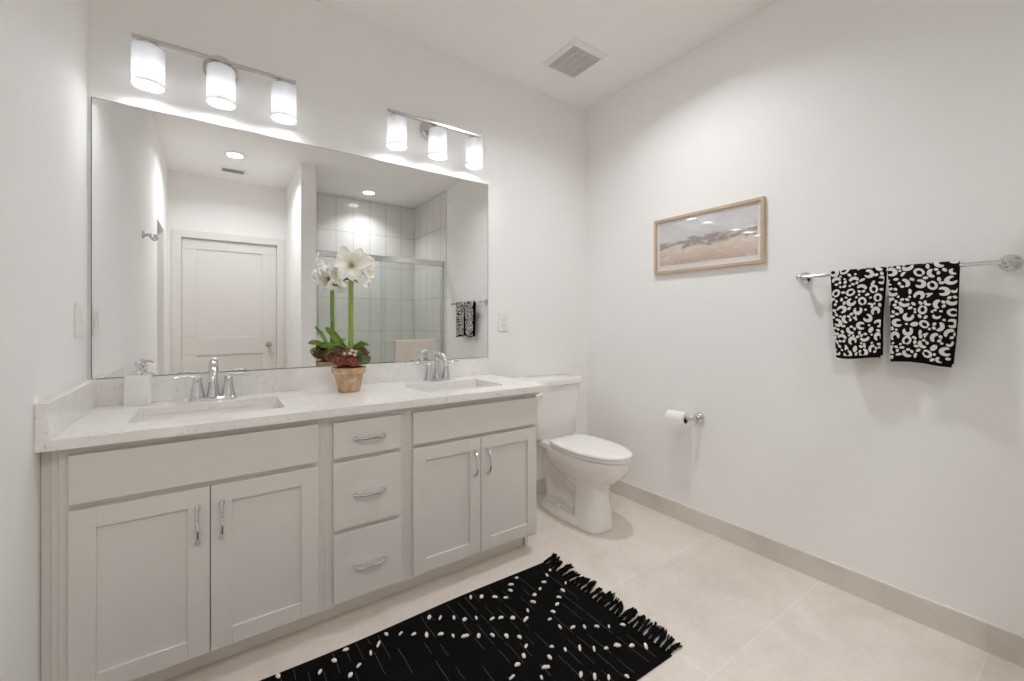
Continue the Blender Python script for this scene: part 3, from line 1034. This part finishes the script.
# beige towel on the shower door bar
f = towel_surface('y', ((2.018 + 2.51) / 2 - 0.0, BY, BZ), None, 0.0145, 0.36, 0.34, 0.247, 0.0, 0.006, 3)
mb, put = towel_mesh(f, 0.36, 0.34, 0.0145, thick=0.008)
tw = build('bath_towel', mb, 'towel_beige', smooth=70)
tag(recentre(tw), 'plain beige towel on the shower door bar', 'towel')

# ------------------------------------------------------------------ framed print
t = thing('framed_print', (W, -0.9245, 1.464), 'oak framed abstract beach print on the right wall', 'picture')
FY0, FY1, FZ0, FZ1, FX = -1.246, -0.603, 1.464, 1.796, W - 0.022
m = MB()
fw = 0.0165
m.box(W - 0.001, FY0, FZ0, FX, FY0 + fw, FZ1).box(W - 0.001, FY1 - fw, FZ0, FX, FY1, FZ1)
m.box(W - 0.001, FY0 + fw, FZ0, FX, FY1 - fw, FZ0 + fw).box(W - 0.001, FY0 + fw, FZ1 - fw, FX, FY1 - fw, FZ1)
build('frame', m, 'oak', t, bevel=0.001)
build('mat_board', MB().box(W - 0.002, FY0 + fw, FZ0 + fw, W - 0.010, FY1 - fw, FZ1 - fw), 'mat_board', t, smooth=0)
pr = MB().box(0.0002, -0.286, -0.126, -0.0008, 0.286, 0.126)
po = build('print', pr, 'art', t, smooth=0, world=False)
po.location = (W - 0.0102 - W, -0.9245 + 0.9245, (FZ0 + FZ1) / 2 - 1.464 + 0.008)
build('glass', MB().box(W - 0.0125, FY0 + fw, FZ0 + fw, W - 0.0145, FY1 - fw, FZ1 - fw), 'picture_glass', t, smooth=0)

# ------------------------------------------------------------------ toilet paper
HZ = 0.626
t = thing('toilet_paper_holder', (W, -0.892, HZ), 'chrome single-arm toilet paper holder on the right wall', 'paper holder')
build('flange', MB().lathe([(0.031, -0.0005), (0.031, -0.007), (0.026, -0.014), (0.015, -0.020), (0.011, -0.030)], (W, -0.892, HZ), 'X', 28), 'chrome', t, smooth=50)
AX = W - 0.072
p = [(W - 0.026, -0.892, HZ), (W - 0.055, -0.892, HZ)]
for i in range(1, 7):
    a = i / 6 * PI / 2
    p.append((AX + 0.017 - 0.017 * math.sin(a), -0.892 + 0.017 - 0.017 * math.cos(a), HZ))
p += [(AX, -0.83, HZ), (AX, -0.738, HZ)]
am = MB().tube(p, [0.0085] * (len(p) - 1) + [0.0085], 16)
am.lathe([(0.004, -0.738), (0.0125, -0.736), (0.0125, -0.728), (0.004, -0.724)], (AX, 0, HZ), 'Y', 20)
build('arm', am, 'chrome', t, smooth=60)
RZ = HZ - 0.0095
RR = 0.0415
t = thing('toilet_paper_roll', (AX, -0.798, RZ - RR), 'half-used roll of white paper on the wall holder', 'toilet paper')
build('paper', MB().lathe([(RR - 0.0008, -0.853), (RR, -0.849), (RR, -0.748), (RR - 0.0008, -0.744), (0.0205, -0.744), (0.0205, -0.853)], (AX, 0, RZ), 'Y', 40, loop=True), 'paper', t, smooth=50)
build('core', MB().lathe([(0.0203, -0.8525), (0.0203, -0.7445), (0.0188, -0.7445), (0.0188, -0.8525)], (AX, 0, RZ), 'Y', 32, loop=True), 'cardboard', t, smooth=50)
fl = MB()
fl.loft([[(AX - RR - 0.0003, y, RZ + 0.004), (AX - RR - 0.0012, y, RZ - 0.012), (AX - RR - 0.0015, y, RZ - 0.034), (AX - RR - 0.0019, y, RZ - 0.034), (AX - RR - 0.0016, y, RZ - 0.012), (AX - RR - 0.0007, y, RZ + 0.004)] for y in (-0.8525, -0.7445)])
build('loose_sheet', fl, 'paper', t)

# ------------------------------------------------------------------ toilet
TX = 2.180
t = thing('toilet', (TX, -0.4, 0), 'white two-piece toilet with closed lid beside the vanity', 'toilet')
def oval(z, yb, yf, hw, pw=2.2, n=40, hb=None, x=TX, yw=None):
    """closed outline; widest at yw, blunt at the back, rounder in front"""
    yw = yw if yw is not None else yb + (yf - yb) * 0.45
    pts = []
    for k in range(n):
        a = 2 * PI * k / n
        c_, s_ = math.cos(a), math.sin(a)
        e = 2 / pw
        px = hw * math.copysign(abs(c_) ** e, c_)
        py = s_
        if py < 0: yy = yw + (yf - yw) * abs(py) ** e
        else: yy = yw + (yb - yw) * abs(py) ** (2 / (pw + 0.9))
        pts.append((x + px, yy, z))
    return pts
def egg(z, yb, yf, hw, n=48):
    """elongated seat outline: widest in the middle, tapering to a short straight back"""
    yw = -0.47
    right, left = [], []
    m_ = n // 2
    for k in range(m_ + 1):
        a = PI * k / m_            # 0 front tip .. pi back
        if a <= PI / 2:
            x_, y_ = hw * math.sin(a) ** 0.92, yw + (yf - yw) * math.cos(a)
        else:
            q = (a - PI / 2) / (PI / 2)
            x_, y_ = hw * (1 - 0.42 * q ** 2.0), yw + (yb - yw) * math.sin(q * PI / 2)
        right.append((TX + x_, y_, z))
        left.append((TX - x_, y_, z))
    return right + list(reversed(left))[:-1]
# tank
def rr3(hw, y0, y1, r, z): return [(px, py, z) for px, py in rrect(TX, (y0 + y1) / 2, hw * 2, abs(y1 - y0), r, 6)]
mb = MB().loft([rr3(0.165, -0.024, -0.190, 0.045, 0.431), rr3(0.178, -0.020, -0.200, 0.04, 0.446), rr3(0.190, -0.018, -0.208, 0.035, 0.60), rr3(0.200, -0.016, -0.214, 0.03, 0.765)])
build('tank', mb, 'porcelain', t, smooth=50)
mb = MB().loft([rr3(0.203, -0.012, -0.219, 0.03, 0.766), rr3(0.212, -0.008, -0.228, 0.033, 0.772), rr3(0.213, -0.008, -0.229, 0.033, 0.800), rr3(0.207, -0.013, -0.223, 0.033, 0.811), rr3(0.19, -0.03, -0.205, 0.033, 0.814)])
build('tank_lid', mb, 'porcelain', t, smooth=50)
mb = MB().lathe([(0.012, -0.214), (0.012, -0.226), (0.008, -0.229)], (TX - 0.145, 0, 0.725), 'Y', 16)
mb.tube([(TX - 0.145, -0.228, 0.735), (TX - 0.18, -0.232, 0.722), (TX - 0.215, -0.236, 0.718)], [0.006, 0.0075, 0.0085], 12)
build('flush_lever', mb, 'seat', t, smooth=60)
# bowl, pedestal, trapway and foot fused to one ceramic body
mb = MB()
mb.loft([egg(0.419, -0.22, -0.742, 0.154), egg(0.405, -0.21, -0.750, 0.161), egg(0.368, -0.21, -0.747, 0.161), egg(0.352, -0.22, -0.738, 0.157), egg(0.318, -0.25, -0.708, 0.143), egg(0.285, -0.29, -0.668, 0.120), egg(0.262, -0.32, -0.636, 0.098), egg(0.22, -0.36, -0.605, 0.078)])
mb.box(TX - 0.014, -0.10, 0.02, TX + 0.014, -0.46, 0.36)
mb.loft([oval(0.30, -0.40, -0.612, 0.084, 2.8), oval(0.24, -0.41, -0.602, 0.083, 2.8), oval(0.16, -0.415, -0.602, 0.088, 2.8), oval(0.08, -0.42, -0.610, 0.096, 2.8), oval(0.0, -0.42, -0.620, 0.104, 2.8)])
mb.loft([oval(0.0, -0.10, -0.617, 0.115, 2.6), oval(0.022, -0.10, -0.617, 0.114, 2.6), oval(0.038, -0.11, -0.612, 0.104, 2.6), oval(0.046, -0.12, -0.60, 0.09, 2.6)])
mb.loft([rr3(0.126, -0.035, -0.31, 0.04, 0.431), rr3(0.130, -0.03, -0.31, 0.04, 0.420), rr3(0.124, -0.035, -0.31, 0.04, 0.395), rr3(0.085, -0.06, -0.29, 0.04, 0.362)])
mb.tube([(TX, -0.42, 0.17), (TX, -0.36, 0.19), (TX, -0.29, 0.26), (TX, -0.22, 0.325), (TX, -0.15, 0.32), (TX, -0.125, 0.25), (TX, -0.15, 0.16), (TX, -0.16, 0.08), (TX, -0.16, 0.01)],
        [0.045, 0.048, 0.050, 0.055, 0.062, 0.055, 0.045, 0.048, 0.058], 24)
mb.tube([(TX, -0.40, 0.06), (TX, -0.28, 0.075), (TX, -0.16, 0.06)], [0.055, 0.042, 0.05], 20)
bw = build('bowl', mb, 'porcelain', t, smooth=0)
md = bw.modifiers.new('fuse', 'REMESH')
md.mode = 'VOXEL'
md.voxel_size = 0.006
md.use_smooth_shade = True
sm_ = bw.modifiers.new('soften', 'SMOOTH')
sm_.factor = 0.5
sm_.iterations = 8
mb = MB().loft([egg(0.4205, -0.262, -0.752, 0.154), egg(0.422, -0.257, -0.760, 0.161), egg(0.432, -0.257, -0.761, 0.162), egg(0.4365, -0.262, -0.756, 0.158)])
build('seat', mb, 'seat', t, smooth=40)
mb = MB().loft([egg(0.439, -0.262, -0.759, 0.158), egg(0.441, -0.258, -0.763, 0.163), egg(0.450, -0.258, -0.763, 0.163), egg(0.455, -0.262, -0.759, 0.159), egg(0.4585, -0.276, -0.743, 0.143), egg(0.460, -0.32, -0.69, 0.100)])
build('seat_lid', mb, 'seat', t, smooth=40)
for sx in (-1, 1):
    build('hinge', MB().tube([(TX + sx * 0.045, -0.250, 0.440), (TX + sx * 0.095, -0.250, 0.440)], 0.007, 12).box(TX + sx * 0.06, -0.256, 0.430, TX + sx * 0.085, -0.244, 0.440), 'seat', t, smooth=50)
    build('bolt_cap', MB().lathe([(0.013, 0.0), (0.013, 0.010), (0.009, 0.018), (0.002, 0.021)], (TX + sx * 0.082, -0.30, 0.046), 'Z', 16), 'seat', t, smooth=50)

VX, VZ = 1.925, 0.185
TOILET = t
t = thing('water_supply_valve', (VX, 0, VZ), 'chrome water supply valve low on the wall between vanity and toilet', 'valve')
build('escutcheon', MB().lathe([(0.03, -0.001), (0.028, -0.006), (0.012, -0.010), (0.009, -0.012), (0.009, -0.05)], (VX, 0, VZ), 'Y', 24), 'chrome', t, smooth=50)
build('stop_valve', MB().lathe([(0.012, -0.048), (0.012, -0.085), (0.008, -0.088)], (VX, 0, VZ), 'Y', 16).lathe([(0.008, 0), (0.008, 0.035)], (VX, -0.066, VZ), 'Z', 14).sphere((VX, -0.098, VZ), 0.018, 16, 10, (1.25, 0.45, 0.8)), 'chrome', t, smooth=50)
p = []
for i in range(15):
    u = i / 14
    p.append((VX + (2.05 - VX) * (u ** 1.3), -0.066 - 0.03 * math.sin(u * PI) - 0.03 * u, VZ + 0.036 + (0.432 - VZ - 0.036) * u))
build('supply_hose', MB().tube(p, 0.0055, 12), 'hose', TOILET, smooth=60)

# ------------------------------------------------------------------ soap dispenser
SXc, SYc = 0.1475, -0.068
t = thing('soap_dispenser', (SXc, SYc, CT), 'square white soap dispenser with chrome pump beside the left splash', 'soap dispenser')
def sq(w_, r, z): return [(px, py, z) for px, py in rrect(SXc, SYc, w_, w_, r)]
build('bottle', MB().loft([sq(0.074, 0.006, CT + 0.0005), sq(0.078, 0.007, CT + 0.003), sq(0.078, 0.007, CT + 0.110), sq(0.074, 0.007, CT + 0.115), sq(0.034, 0.012, CT + 0.1165)]), 'ceramic', t, smooth=40)
pm = MB().lathe([(0.0145, 0.1165), (0.0145, 0.130), (0.011, 0.133), (0.0055, 0.134), (0.0055, 0.150), (0.0115, 0.151), (0.0115, 0.163), (0.009, 0.168), (0.002, 0.169)], (SXc, SYc, CT), 'Z', 24)
pm.tube([(SXc, SYc, CT + 0.159), (SXc + 0.012, SYc - 0.014, CT + 0.160), (SXc + 0.024, SYc - 0.028, CT + 0.156), (SXc + 0.029, SYc - 0.034, CT + 0.150)], [0.006, 0.0055, 0.005, 0.0045], 12)
build('pump', pm, 'chrome', t, smooth=50)

# ------------------------------------------------------------------ potted amaryllis
PX, PYc = 0.902, -0.194
rnd = random.Random(4)
t = thing('potted_amaryllis', (PX, PYc, CT), 'white amaryllis in a terracotta pot on the counter between sinks', 'potted plant')
build('pot', MB().lathe([(0.0, 0.001), (0.047, 0.001), (0.049, 0.004), (0.064, 0.082), (0.070, 0.083), (0.0735, 0.086), (0.0755, 0.108), (0.074, 0.112), (0.069, 0.112), (0.066, 0.100), (0.0, 0.098)], (PX, PYc, CT), 'Z', 40), 'terracotta', t, smooth=40)
build('moss', MB().lathe([(0.0655, 0.0985), (0.063, 0.108), (0.045, 0.118), (0.02, 0.123), (0.002, 0.124)], (PX, PYc, CT), 'Z', 28), 'moss', t, smooth=50)
def rosette(name, c, R, mat, nl, seed, up=0.55):
    r_ = random.Random(seed)
    mb = MB()
    for k in range(nl):
        layer = k / nl
        a = k * 2.399 + r_.uniform(-0.2, 0.2)
        L = R * (1 - 0.55 * layer)
        el = 0.15 + up * 1.9 * layer
        d = Vector((math.cos(a) * math.cos(el), math.sin(a) * math.cos(el), math.sin(el)))
        base = Vector(c) + Vector((0, 0, 0.006 * layer * 3))
        path = [base + d * (L * q) + Vector((0, 0, 0.25 * L * q * q)) for q in (0.0, 0.3, 0.6, 0.85, 1.0)]
        wv = R * 0.13
        mb.tube(path, [wv * 0.5, wv * 0.95, wv, wv * 0.6, wv * 0.08], 8, sx=1.7, up=(0, 0, 1))
    return build(name, mb, mat, t, smooth=60)
spots_ = [(-0.050, -0.036, 0.128, 0.046, 'succulent_red'), (-0.002, -0.060, 0.124, 0.044, 'succulent_red'), (0.050, -0.040, 0.130, 0.044, 'succulent_green'),
          (0.066, 0.014, 0.136, 0.046, 'pine_cone'), (-0.064, 0.010, 0.140, 0.046, 'pine_cone'), (-0.030, 0.056, 0.136, 0.042, 'pine_cone'),
          (0.036, 0.054, 0.136, 0.042, 'succulent_red'), (-0.022, -0.038, 0.160, 0.040, 'pine_cone'), (0.024, -0.034, 0.162, 0.040, 'succulent_green'), (-0.050, -0.006, 0.170, 0.040, 'pine_cone'), (0.054, -0.010, 0.168, 0.044, 'pine_cone'),
          (0.034, 0.012, 0.182, 0.038, 'succulent_red'), (-0.030, 0.010, 0.186, 0.034, 'pine_cone')]
for i, (dx, dy, dz, R, mt) in enumerate(spots_):
    rosette('succulent_rosette', (PX + dx, PYc + dy, CT + dz - 0.004), R, mt, 24, i + 3)
tw_ = MB()
for k in range(60):
    a = rnd.uniform(0, 2 * PI)
    r0 = rnd.uniform(0.02, 0.055)
    b0 = Vector((PX + r0 * math.cos(a), PYc + r0 * math.sin(a), CT + 0.12))
    d = Vector((math.cos(a), math.sin(a), rnd.uniform(0.2, 1.0))).normalized()
    L = rnd.uniform(0.04, 0.075)
    tw_.tube([b0, b0 + d * L * 0.5 + Vector((0, 0, 0.006)), b0 + d * L], [0.0016, 0.0013, 0.0006], 6)
build('dry_twigs', tw_, 'pine_cone', t, smooth=60)
bm_ = MB()
for dx, dy, dz in ((-0.012, -0.062, 0.186), (0.008, -0.066, 0.180), (0.016, -0.050, 0.192), (-0.034, -0.054, 0.186), (0.0, -0.046, 0.198)):
    bm_.sphere((PX + dx, PYc + dy, CT + dz - 0.008), 0.0085, 12, 8)
build('pale_berries', bm_, 'berry', t, smooth=60)

def strap_leaf(base, az, L, wd, lean, curl, roll=0.0, twist=0.0):
    mb = MB()
    N = 18
    rings = []
    p = Vector(base)
    el = PI / 2 - lean
    for i in range(N + 1):
        u = i / N
        e = el - curl * u * u
        d = Vector((math.cos(az) * math.cos(e), math.sin(az) * math.cos(e), math.sin(e)))
        side = Vector((-math.sin(az + twist * u), math.cos(az + twist * u), 0))
        nn = side.cross(d).normalized()
        side, nn = side * math.cos(roll) + nn * math.sin(roll), nn * math.cos(roll) - side * math.sin(roll)
        hw = wd * (0.45 + 0.55 * math.sin(min(1, u * 1.6) * PI / 2)) * math.sqrt(max(0.0, 1 - u ** 3.2)) + 0.0006
        rings.append([p - side * hw + nn * hw * 0.35, p - side * hw * 0.5 + nn * hw * 0.08, p + nn * 0.0, p + side * hw * 0.5 + nn * hw * 0.08, p + side * hw + nn * hw * 0.35,
                      p + side * hw * 0.5 + nn * (hw * 0.08 - 0.0012), p - nn * 0.0014, p - side * hw * 0.5 + nn * (hw * 0.08 - 0.0012)])
        p = p + d * (L / N)
    mb.loft(rings)
    return build('leaf', mb, 'leaf', t, smooth=60)
B0 = (PX + 0.004, PYc + 0.0, CT + 0.12)
strap_leaf((PX - 0.004, PYc + 0.008, CT + 0.175), math.radians(146), 0.165, 0.033, 0.45, 0.9, -0.9)
strap_leaf((PX - 0.012, PYc + 0.006, CT + 0.175), math.radians(160), 0.130, 0.030, 0.75, 1.8, -0.6)
strap_leaf((PX - 0.004, PYc - 0.020, CT + 0.185), math.radians(168), 0.090, 0.013, 0.80, 1.5, -0.3)
strap_leaf((PX - 0.030, PYc - 0.004, CT + 0.165), math.radians(170), 0.090, 0.024, 0.95, 2.3, -0.4)
strap_leaf((PX + 0.016, PYc - 0.008, CT + 0.190), math.radians(-30), 0.090, 0.022, 0.70, 2.0, 0.6)
strap_leaf((PX + 0.010, PYc + 0.014, CT + 0.185), math.radians(10), 0.085, 0.020, 0.5, 1.6, 0.4)
build('bulb', MB().sphere((PX + 0.004, PYc, CT + 0.128), 0.026, 18, 12, (1, 1, 1.05)), 'stem', t, smooth=60)
HX, HY, HZf = PX + 0.008, PYc - 0.004, 1.372
build('flower_stem', MB().tube([(PX + 0.005, PYc, CT + 0.13), (PX + 0.009, PYc - 0.001, CT + 0.25), (PX + 0.007, PYc - 0.003, CT + 0.40), (HX, HY, HZf)], [0.0135, 0.012, 0.0112, 0.011], 18), 'stem', t, smooth=60)

def flower(c, d, R, seed, closed=0.0):
    """trumpet of six ruffled petals opening along d"""
    d = Vector(d).normalized()
    up = Vector((0, 0, 1))
    a1 = d.cross(up).normalized()
    a2 = a1.cross(d).normalized()
    c = Vector(c)
    th = MB()
    node = Vector((HX, HY, HZf + 0.004))
    th.tube([node, node * 0.5 + c * 0.5 + Vector((0, 0, 0.004)), c, c + d * 0.016], [0.0045, 0.0055, 0.008, 0.010], 10)
    fl_ = build('flower', th, 'stem', t, smooth=60)
    r_ = random.Random(seed)
    for k in range(9):
        outer = 1 if k >= 6 else k % 2
        ang = k * PI / 3 + r_.uniform(-0.12, 0.12) + (0.52 if k >= 6 else 0) + (k - 6) * (1.05 if k >= 6 else 0)
        rad = a1 * math.cos(ang) + a2 * math.sin(ang)
        tan = a2 * math.cos(ang) - a1 * math.sin(ang)
        L = R * (1.08 if outer else 0.98) * r_.uniform(0.94, 1.08) * (0.86 if k >= 6 else 1.0)
        hw0 = R * (0.33 if outer else 0.29)
        NU, NV = 14, 8
        up_, lo_ = [], []
        phs = r_.uniform(0, 6)
        for i in range(NU + 1):
            u = i / NU
            o = 0.008 + (L * 0.86) * (u ** 1.25) * (1 - closed * 0.7)
            ax = 0.010 + L * (0.60 * math.sin(u * PI * 0.62) - 0.30 * max(0, u - 0.55) ** 1.2) - outer * 0.002
            mid = c + rad * o + d * ax
            hw = hw0 * (0.22 + 0.78 * math.sin(min(1, u * 1.35) * PI / 2)) * math.sqrt(max(0.0, 1 - u ** 3.0)) + 0.0008
            ru, rl = [], []
            for j in range(NV + 1):
                v = -1 + 2 * j / NV
                cup = 0.32 * hw * v * v * (1 - 0.6 * u) - 0.10 * hw * (1 - v * v)
                ruf = 0.0095 * u * v * math.sin(11 * u + phs + 2.3 * v)
                p = mid + tan * hw * v + d * (cup + ruf)
                ru.append(p)
                rl.append(p - d * 0.0009)
            up_.append(ru + list(reversed(rl)))
        build('petal', MB().loft(up_), 'petal', fl_, smooth=70)
    st = MB()
    for k in range(6):
        ang = k * PI / 3 + 0.4
        rad = a1 * math.cos(ang) + a2 * math.sin(ang)
        p0 = c + d * 0.012
        st.tube([p0, p0 + d * R * 0.35 + rad * 0.006 - a2 * 0.004, p0 + d * R * 0.66 + rad * 0.010 - a2 * 0.004], [0.001, 0.0009, 0.0008], 6)
        st.sphere(p0 + d * R * 0.66 + rad * 0.010 - a2 * 0.004, 0.0026, 8, 6)
    st.lathe([(0.010, 0.0), (0.004, 0.001)], (0, 0, 0), 'Z', 12)
    o_ = len(st.v) - 24
    rot = Matrix((a1, a2, d)).transposed().to_4x4()
    rot.translation = c + d * 0.015
    st.xf(rot, o_)
    build('stamens', st, 'throat', fl_, smooth=60)
    return fl_
to_cam = Vector((CAM[0] - HX, CAM[1] - HY, 0)).normalized()
side = Vector((to_cam.y, -to_cam.x, 0)) * -1     # towards image right
flower((HX + 0.000, HY - 0.012, HZf + 0.058), to_cam + Vector((0, 0, 0.12)) - side * 0.05, 0.088, 1)
flower((HX + 0.030, HY - 0.004, HZf + 0.044), side * 1.0 + to_cam * 0.30 + Vector((0, 0, -0.22)), 0.082, 2)
flower((HX - 0.018, HY + 0.006, HZf + 0.034), -side * 1.0 + to_cam * 0.25 + Vector((0, 0, -0.30)), 0.060, 3, 0.3)
flower((HX - 0.014, HY + 0.014, HZf + 0.030), -to_cam * 0.55 + Vector((0, 0, -0.10)) - side * 0.9, 0.068, 4)
bd = MB()
p0, p1 = Vector((HX - 0.002, HY + 0.004, HZf + 0.002)), Vector((HX + 0.006, HY + 0.052, HZf + 0.056))
dd = (p1 - p0)
bd.tube([p0, p0 + dd * 0.4, p0 + dd * 0.6, p0 + dd * 0.85, p0 + dd * 1.1, p0 + dd * 1.25, p0 + dd * 1.33], [0.004, 0.006, 0.011, 0.016, 0.015, 0.008, 0.001], 14)
build('flower_bud', bd, 'bud', t, smooth=60)
br = MB()
for az, L in ((0.5, 0.05), (2.6, 0.045)):
    q = Vector((math.cos(az), math.sin(az), -0.35)).normalized()
    br.tube([Vector((HX, HY, HZf)), Vector((HX, HY, HZf)) + q * L * 0.5 + Vector((0, 0, 0.008)), Vector((HX, HY, HZf)) + q * L], [0.005, 0.006, 0.0008], 8, sx=0.4)
build('bract', br, 'pine_cone', t, smooth=60)

# ------------------------------------------------------------------ rug
RX0, RX1, RY0, RY1 = 0.16, 1.700, -1.352, -0.648
t = thing('fringed_rug', (0.93, -1.0, 0), 'black woven rug with white tufts and fringed ends', 'rug')
rt = 0.0075
def rug_z(x, y): return rt + 0.0009 * math.sin(x * 9 + y * 4) + 0.0006 * math.sin(y * 21)
NX, NY = 60, 30
vs, fs = [], []
for i in range(NX + 1):
    for j in range(NY + 1):
        x = RX0 + (RX1 - RX0) * i / NX
        y = RY0 + (RY1 - RY0) * j / NY
        ey = 0.004 * math.sin(x * 6.0) if j in (0, NY) else 0
        ed = 0.0035 if (i in (0, NX) or j in (0, NY)) else 0.0
        vs.append((x, y + ey, rug_z(x, y) - ed))
o = len(vs)
for i in range(NX):
    for j in range(NY):
        a = i * (NY + 1) + j
        fs.append((a, a + NY + 1, a + NY + 2, a + 1))
ring = [i * (NY + 1) for i in range(NX + 1)] + [NX * (NY + 1) + j for j in range(1, NY + 1)] + [i * (NY + 1) + NY for i in range(NX - 1, -1, -1)] + [j for j in range(NY - 1, 0, -1)]
vs += [(vs[k][0], vs[k][1], 0.0008) for k in ring]
n = len(ring)
for k in range(n):
    fs.append((ring[k], o + k, o + (k + 1) % n, ring[(k + 1) % n]))
fs.append(tuple(o + k for k in range(n)))
build('woven_body', MB().add(vs, fs), 'rug_black', t, smooth=50)
rnd = random.Random(8)
th = MB()
x = RX0 + 0.05
while x < RX1 - 0.04:
    y = RY0 + 0.02
    while y < RY1 - 0.03:
        L = rnd.uniform(0.05, 0.16)
        y2 = min(y + L, RY1 - 0.02)
        if rnd.random() < 0.62:
            q = [(x + rnd.uniform(-0.0015, 0.0015), y + (y2 - y) * k / 4) for k in range(5)]
            th.tube([(a, b, rug_z(a, b) + 0.0001) for a, b in q], 0.0007, 5)
        y = y2 + rnd.uniform(0.01, 0.06)
    x += rnd.uniform(0.036, 0.044)
build('stripe_threads', th, 'rug_thread', t, smooth=0)

TUFTS = [(1.271, -0.687), (1.308, -0.713), (1.353, -0.744), (1.388, -0.773), (1.431, -0.745), (1.462, -0.713), (1.511, -0.687), (1.67, -0.731), (1.632, -0.751), (1.593, -0.785), (1.547, -0.811), (1.501, -0.831), (1.468, -0.861), (1.417, -0.892), (1.382, -0.926), (1.345, -0.894), (1.31, -0.866), (1.274, -0.849), (1.228, -0.812), (1.184, -0.793), (1.157, -0.759), (1.117, -0.728), (1.075, -0.702), (1.668, -0.842), (1.62, -0.874), (1.579, -0.903), (1.543, -0.93), (1.499, -0.958), (1.458, -0.982), (1.461, -1.036), (1.501, -1.063), (1.54, -1.09), (1.582, -1.117), (1.619, -1.14), (1.668, -1.166), (0.912, -0.691), (0.954, -0.721), (0.995, -0.753), (1.032, -0.779), (1.073, -0.808), (1.108, -0.84), (1.148, -0.871), (1.189, -0.898), (1.229, -0.925), (1.268, -0.956), (1.305, -0.984), (1.303, -1.036), (1.267, -1.063), (1.224, -1.087), (1.181, -1.118), (0.875, -0.722), (0.837, -0.746), (0.789, -0.777), (0.754, -0.805), (0.764, -0.682), (0.725, -0.71), (0.674, -0.736), (0.561, -0.672), (1.37, -1.093), (1.405, -1.125), (1.45, -1.154), (1.488, -1.184), (1.528, -1.209), (1.569, -1.223), (1.613, -1.251), (1.65, -1.282), (1.335, -1.123), (1.298, -1.15), (1.261, -1.174), (1.37, -1.238), (1.406, -1.268), (1.444, -1.297), (1.491, -1.326)]
tf = MB()
def tuft(x, y):
    z = rug_z(x, y)
    a = rnd.uniform(0, PI)
    s_ = rnd.uniform(0.72, 1.08)
    d = Vector((math.cos(a), math.sin(a), 0))
    for k in range(2):
        c0 = Vector((x, y, z + 0.0035)) + d * rnd.uniform(-0.005, 0.005) + Vector((rnd.uniform(-.003, .003), rnd.uniform(-.003, .003), 0))
        L = 0.0085 * s_
        tf.tube([c0 - d * L, c0 - d * L * 0.5 + Vector((0, 0, 0.002)), c0 + d * L * 0.4 + Vector((0, 0, 0.0025)), c0 + d * L * 1.1], [0.0022, 0.0052 * s_, 0.0048 * s_, 0.0016], 8)
for x, y in TUFTS:
    tuft(x, y)
for x, y in TUFTS:
    xm = RX0 + RX1 - x
    if xm < 0.45 and RY0 + 0.02 < y < RY1 - 0.02:
        tuft(xm, y)
build('white_tufts', tf, 'rug_tuft', t, smooth=60)
for side_ in (1, -1):
    fr = MB()
    xe = RX1 if side_ == 1 else RX0
    n = 30
    for k in range(n):
        y0 = RY0 + 0.010 + (RY1 - RY0 - 0.020) * k / (n - 1) + rnd.uniform(-0.003, 0.003)
        bend = rnd.uniform(-0.018, 0.018) + 0.018
        fr.sphere((xe + side_ * 0.004, y0, 0.0070), 0.0072, 8, 6, (1.3, 1.3, 0.8))
        Lk = rnd.uniform(0.070, 0.098)
        for q in range(7):
            L = Lk * rnd.uniform(0.8, 1.05)
            sp = rnd.uniform(-0.013, 0.013)
            pts, rad = [], []
            for i in range(6):
                u = i / 5
                pts.append((xe + side_ * (-0.002 + L * u), y0 + bend * u * u + sp * u ** 0.7 + rnd.uniform(-0.0015, 0.0015), 0.0068 + 0.006 * math.sin(u * PI) * rnd.uniform(0.0, 1.3) - 0.002 * u))
                rad.append(0.0038 - 0.0010 * u + 0.0005 * math.sin(i * 2.5))
            fr.tube(pts, rad, 6)
    build('fringe', fr, 'rug_black', t, smooth=60)
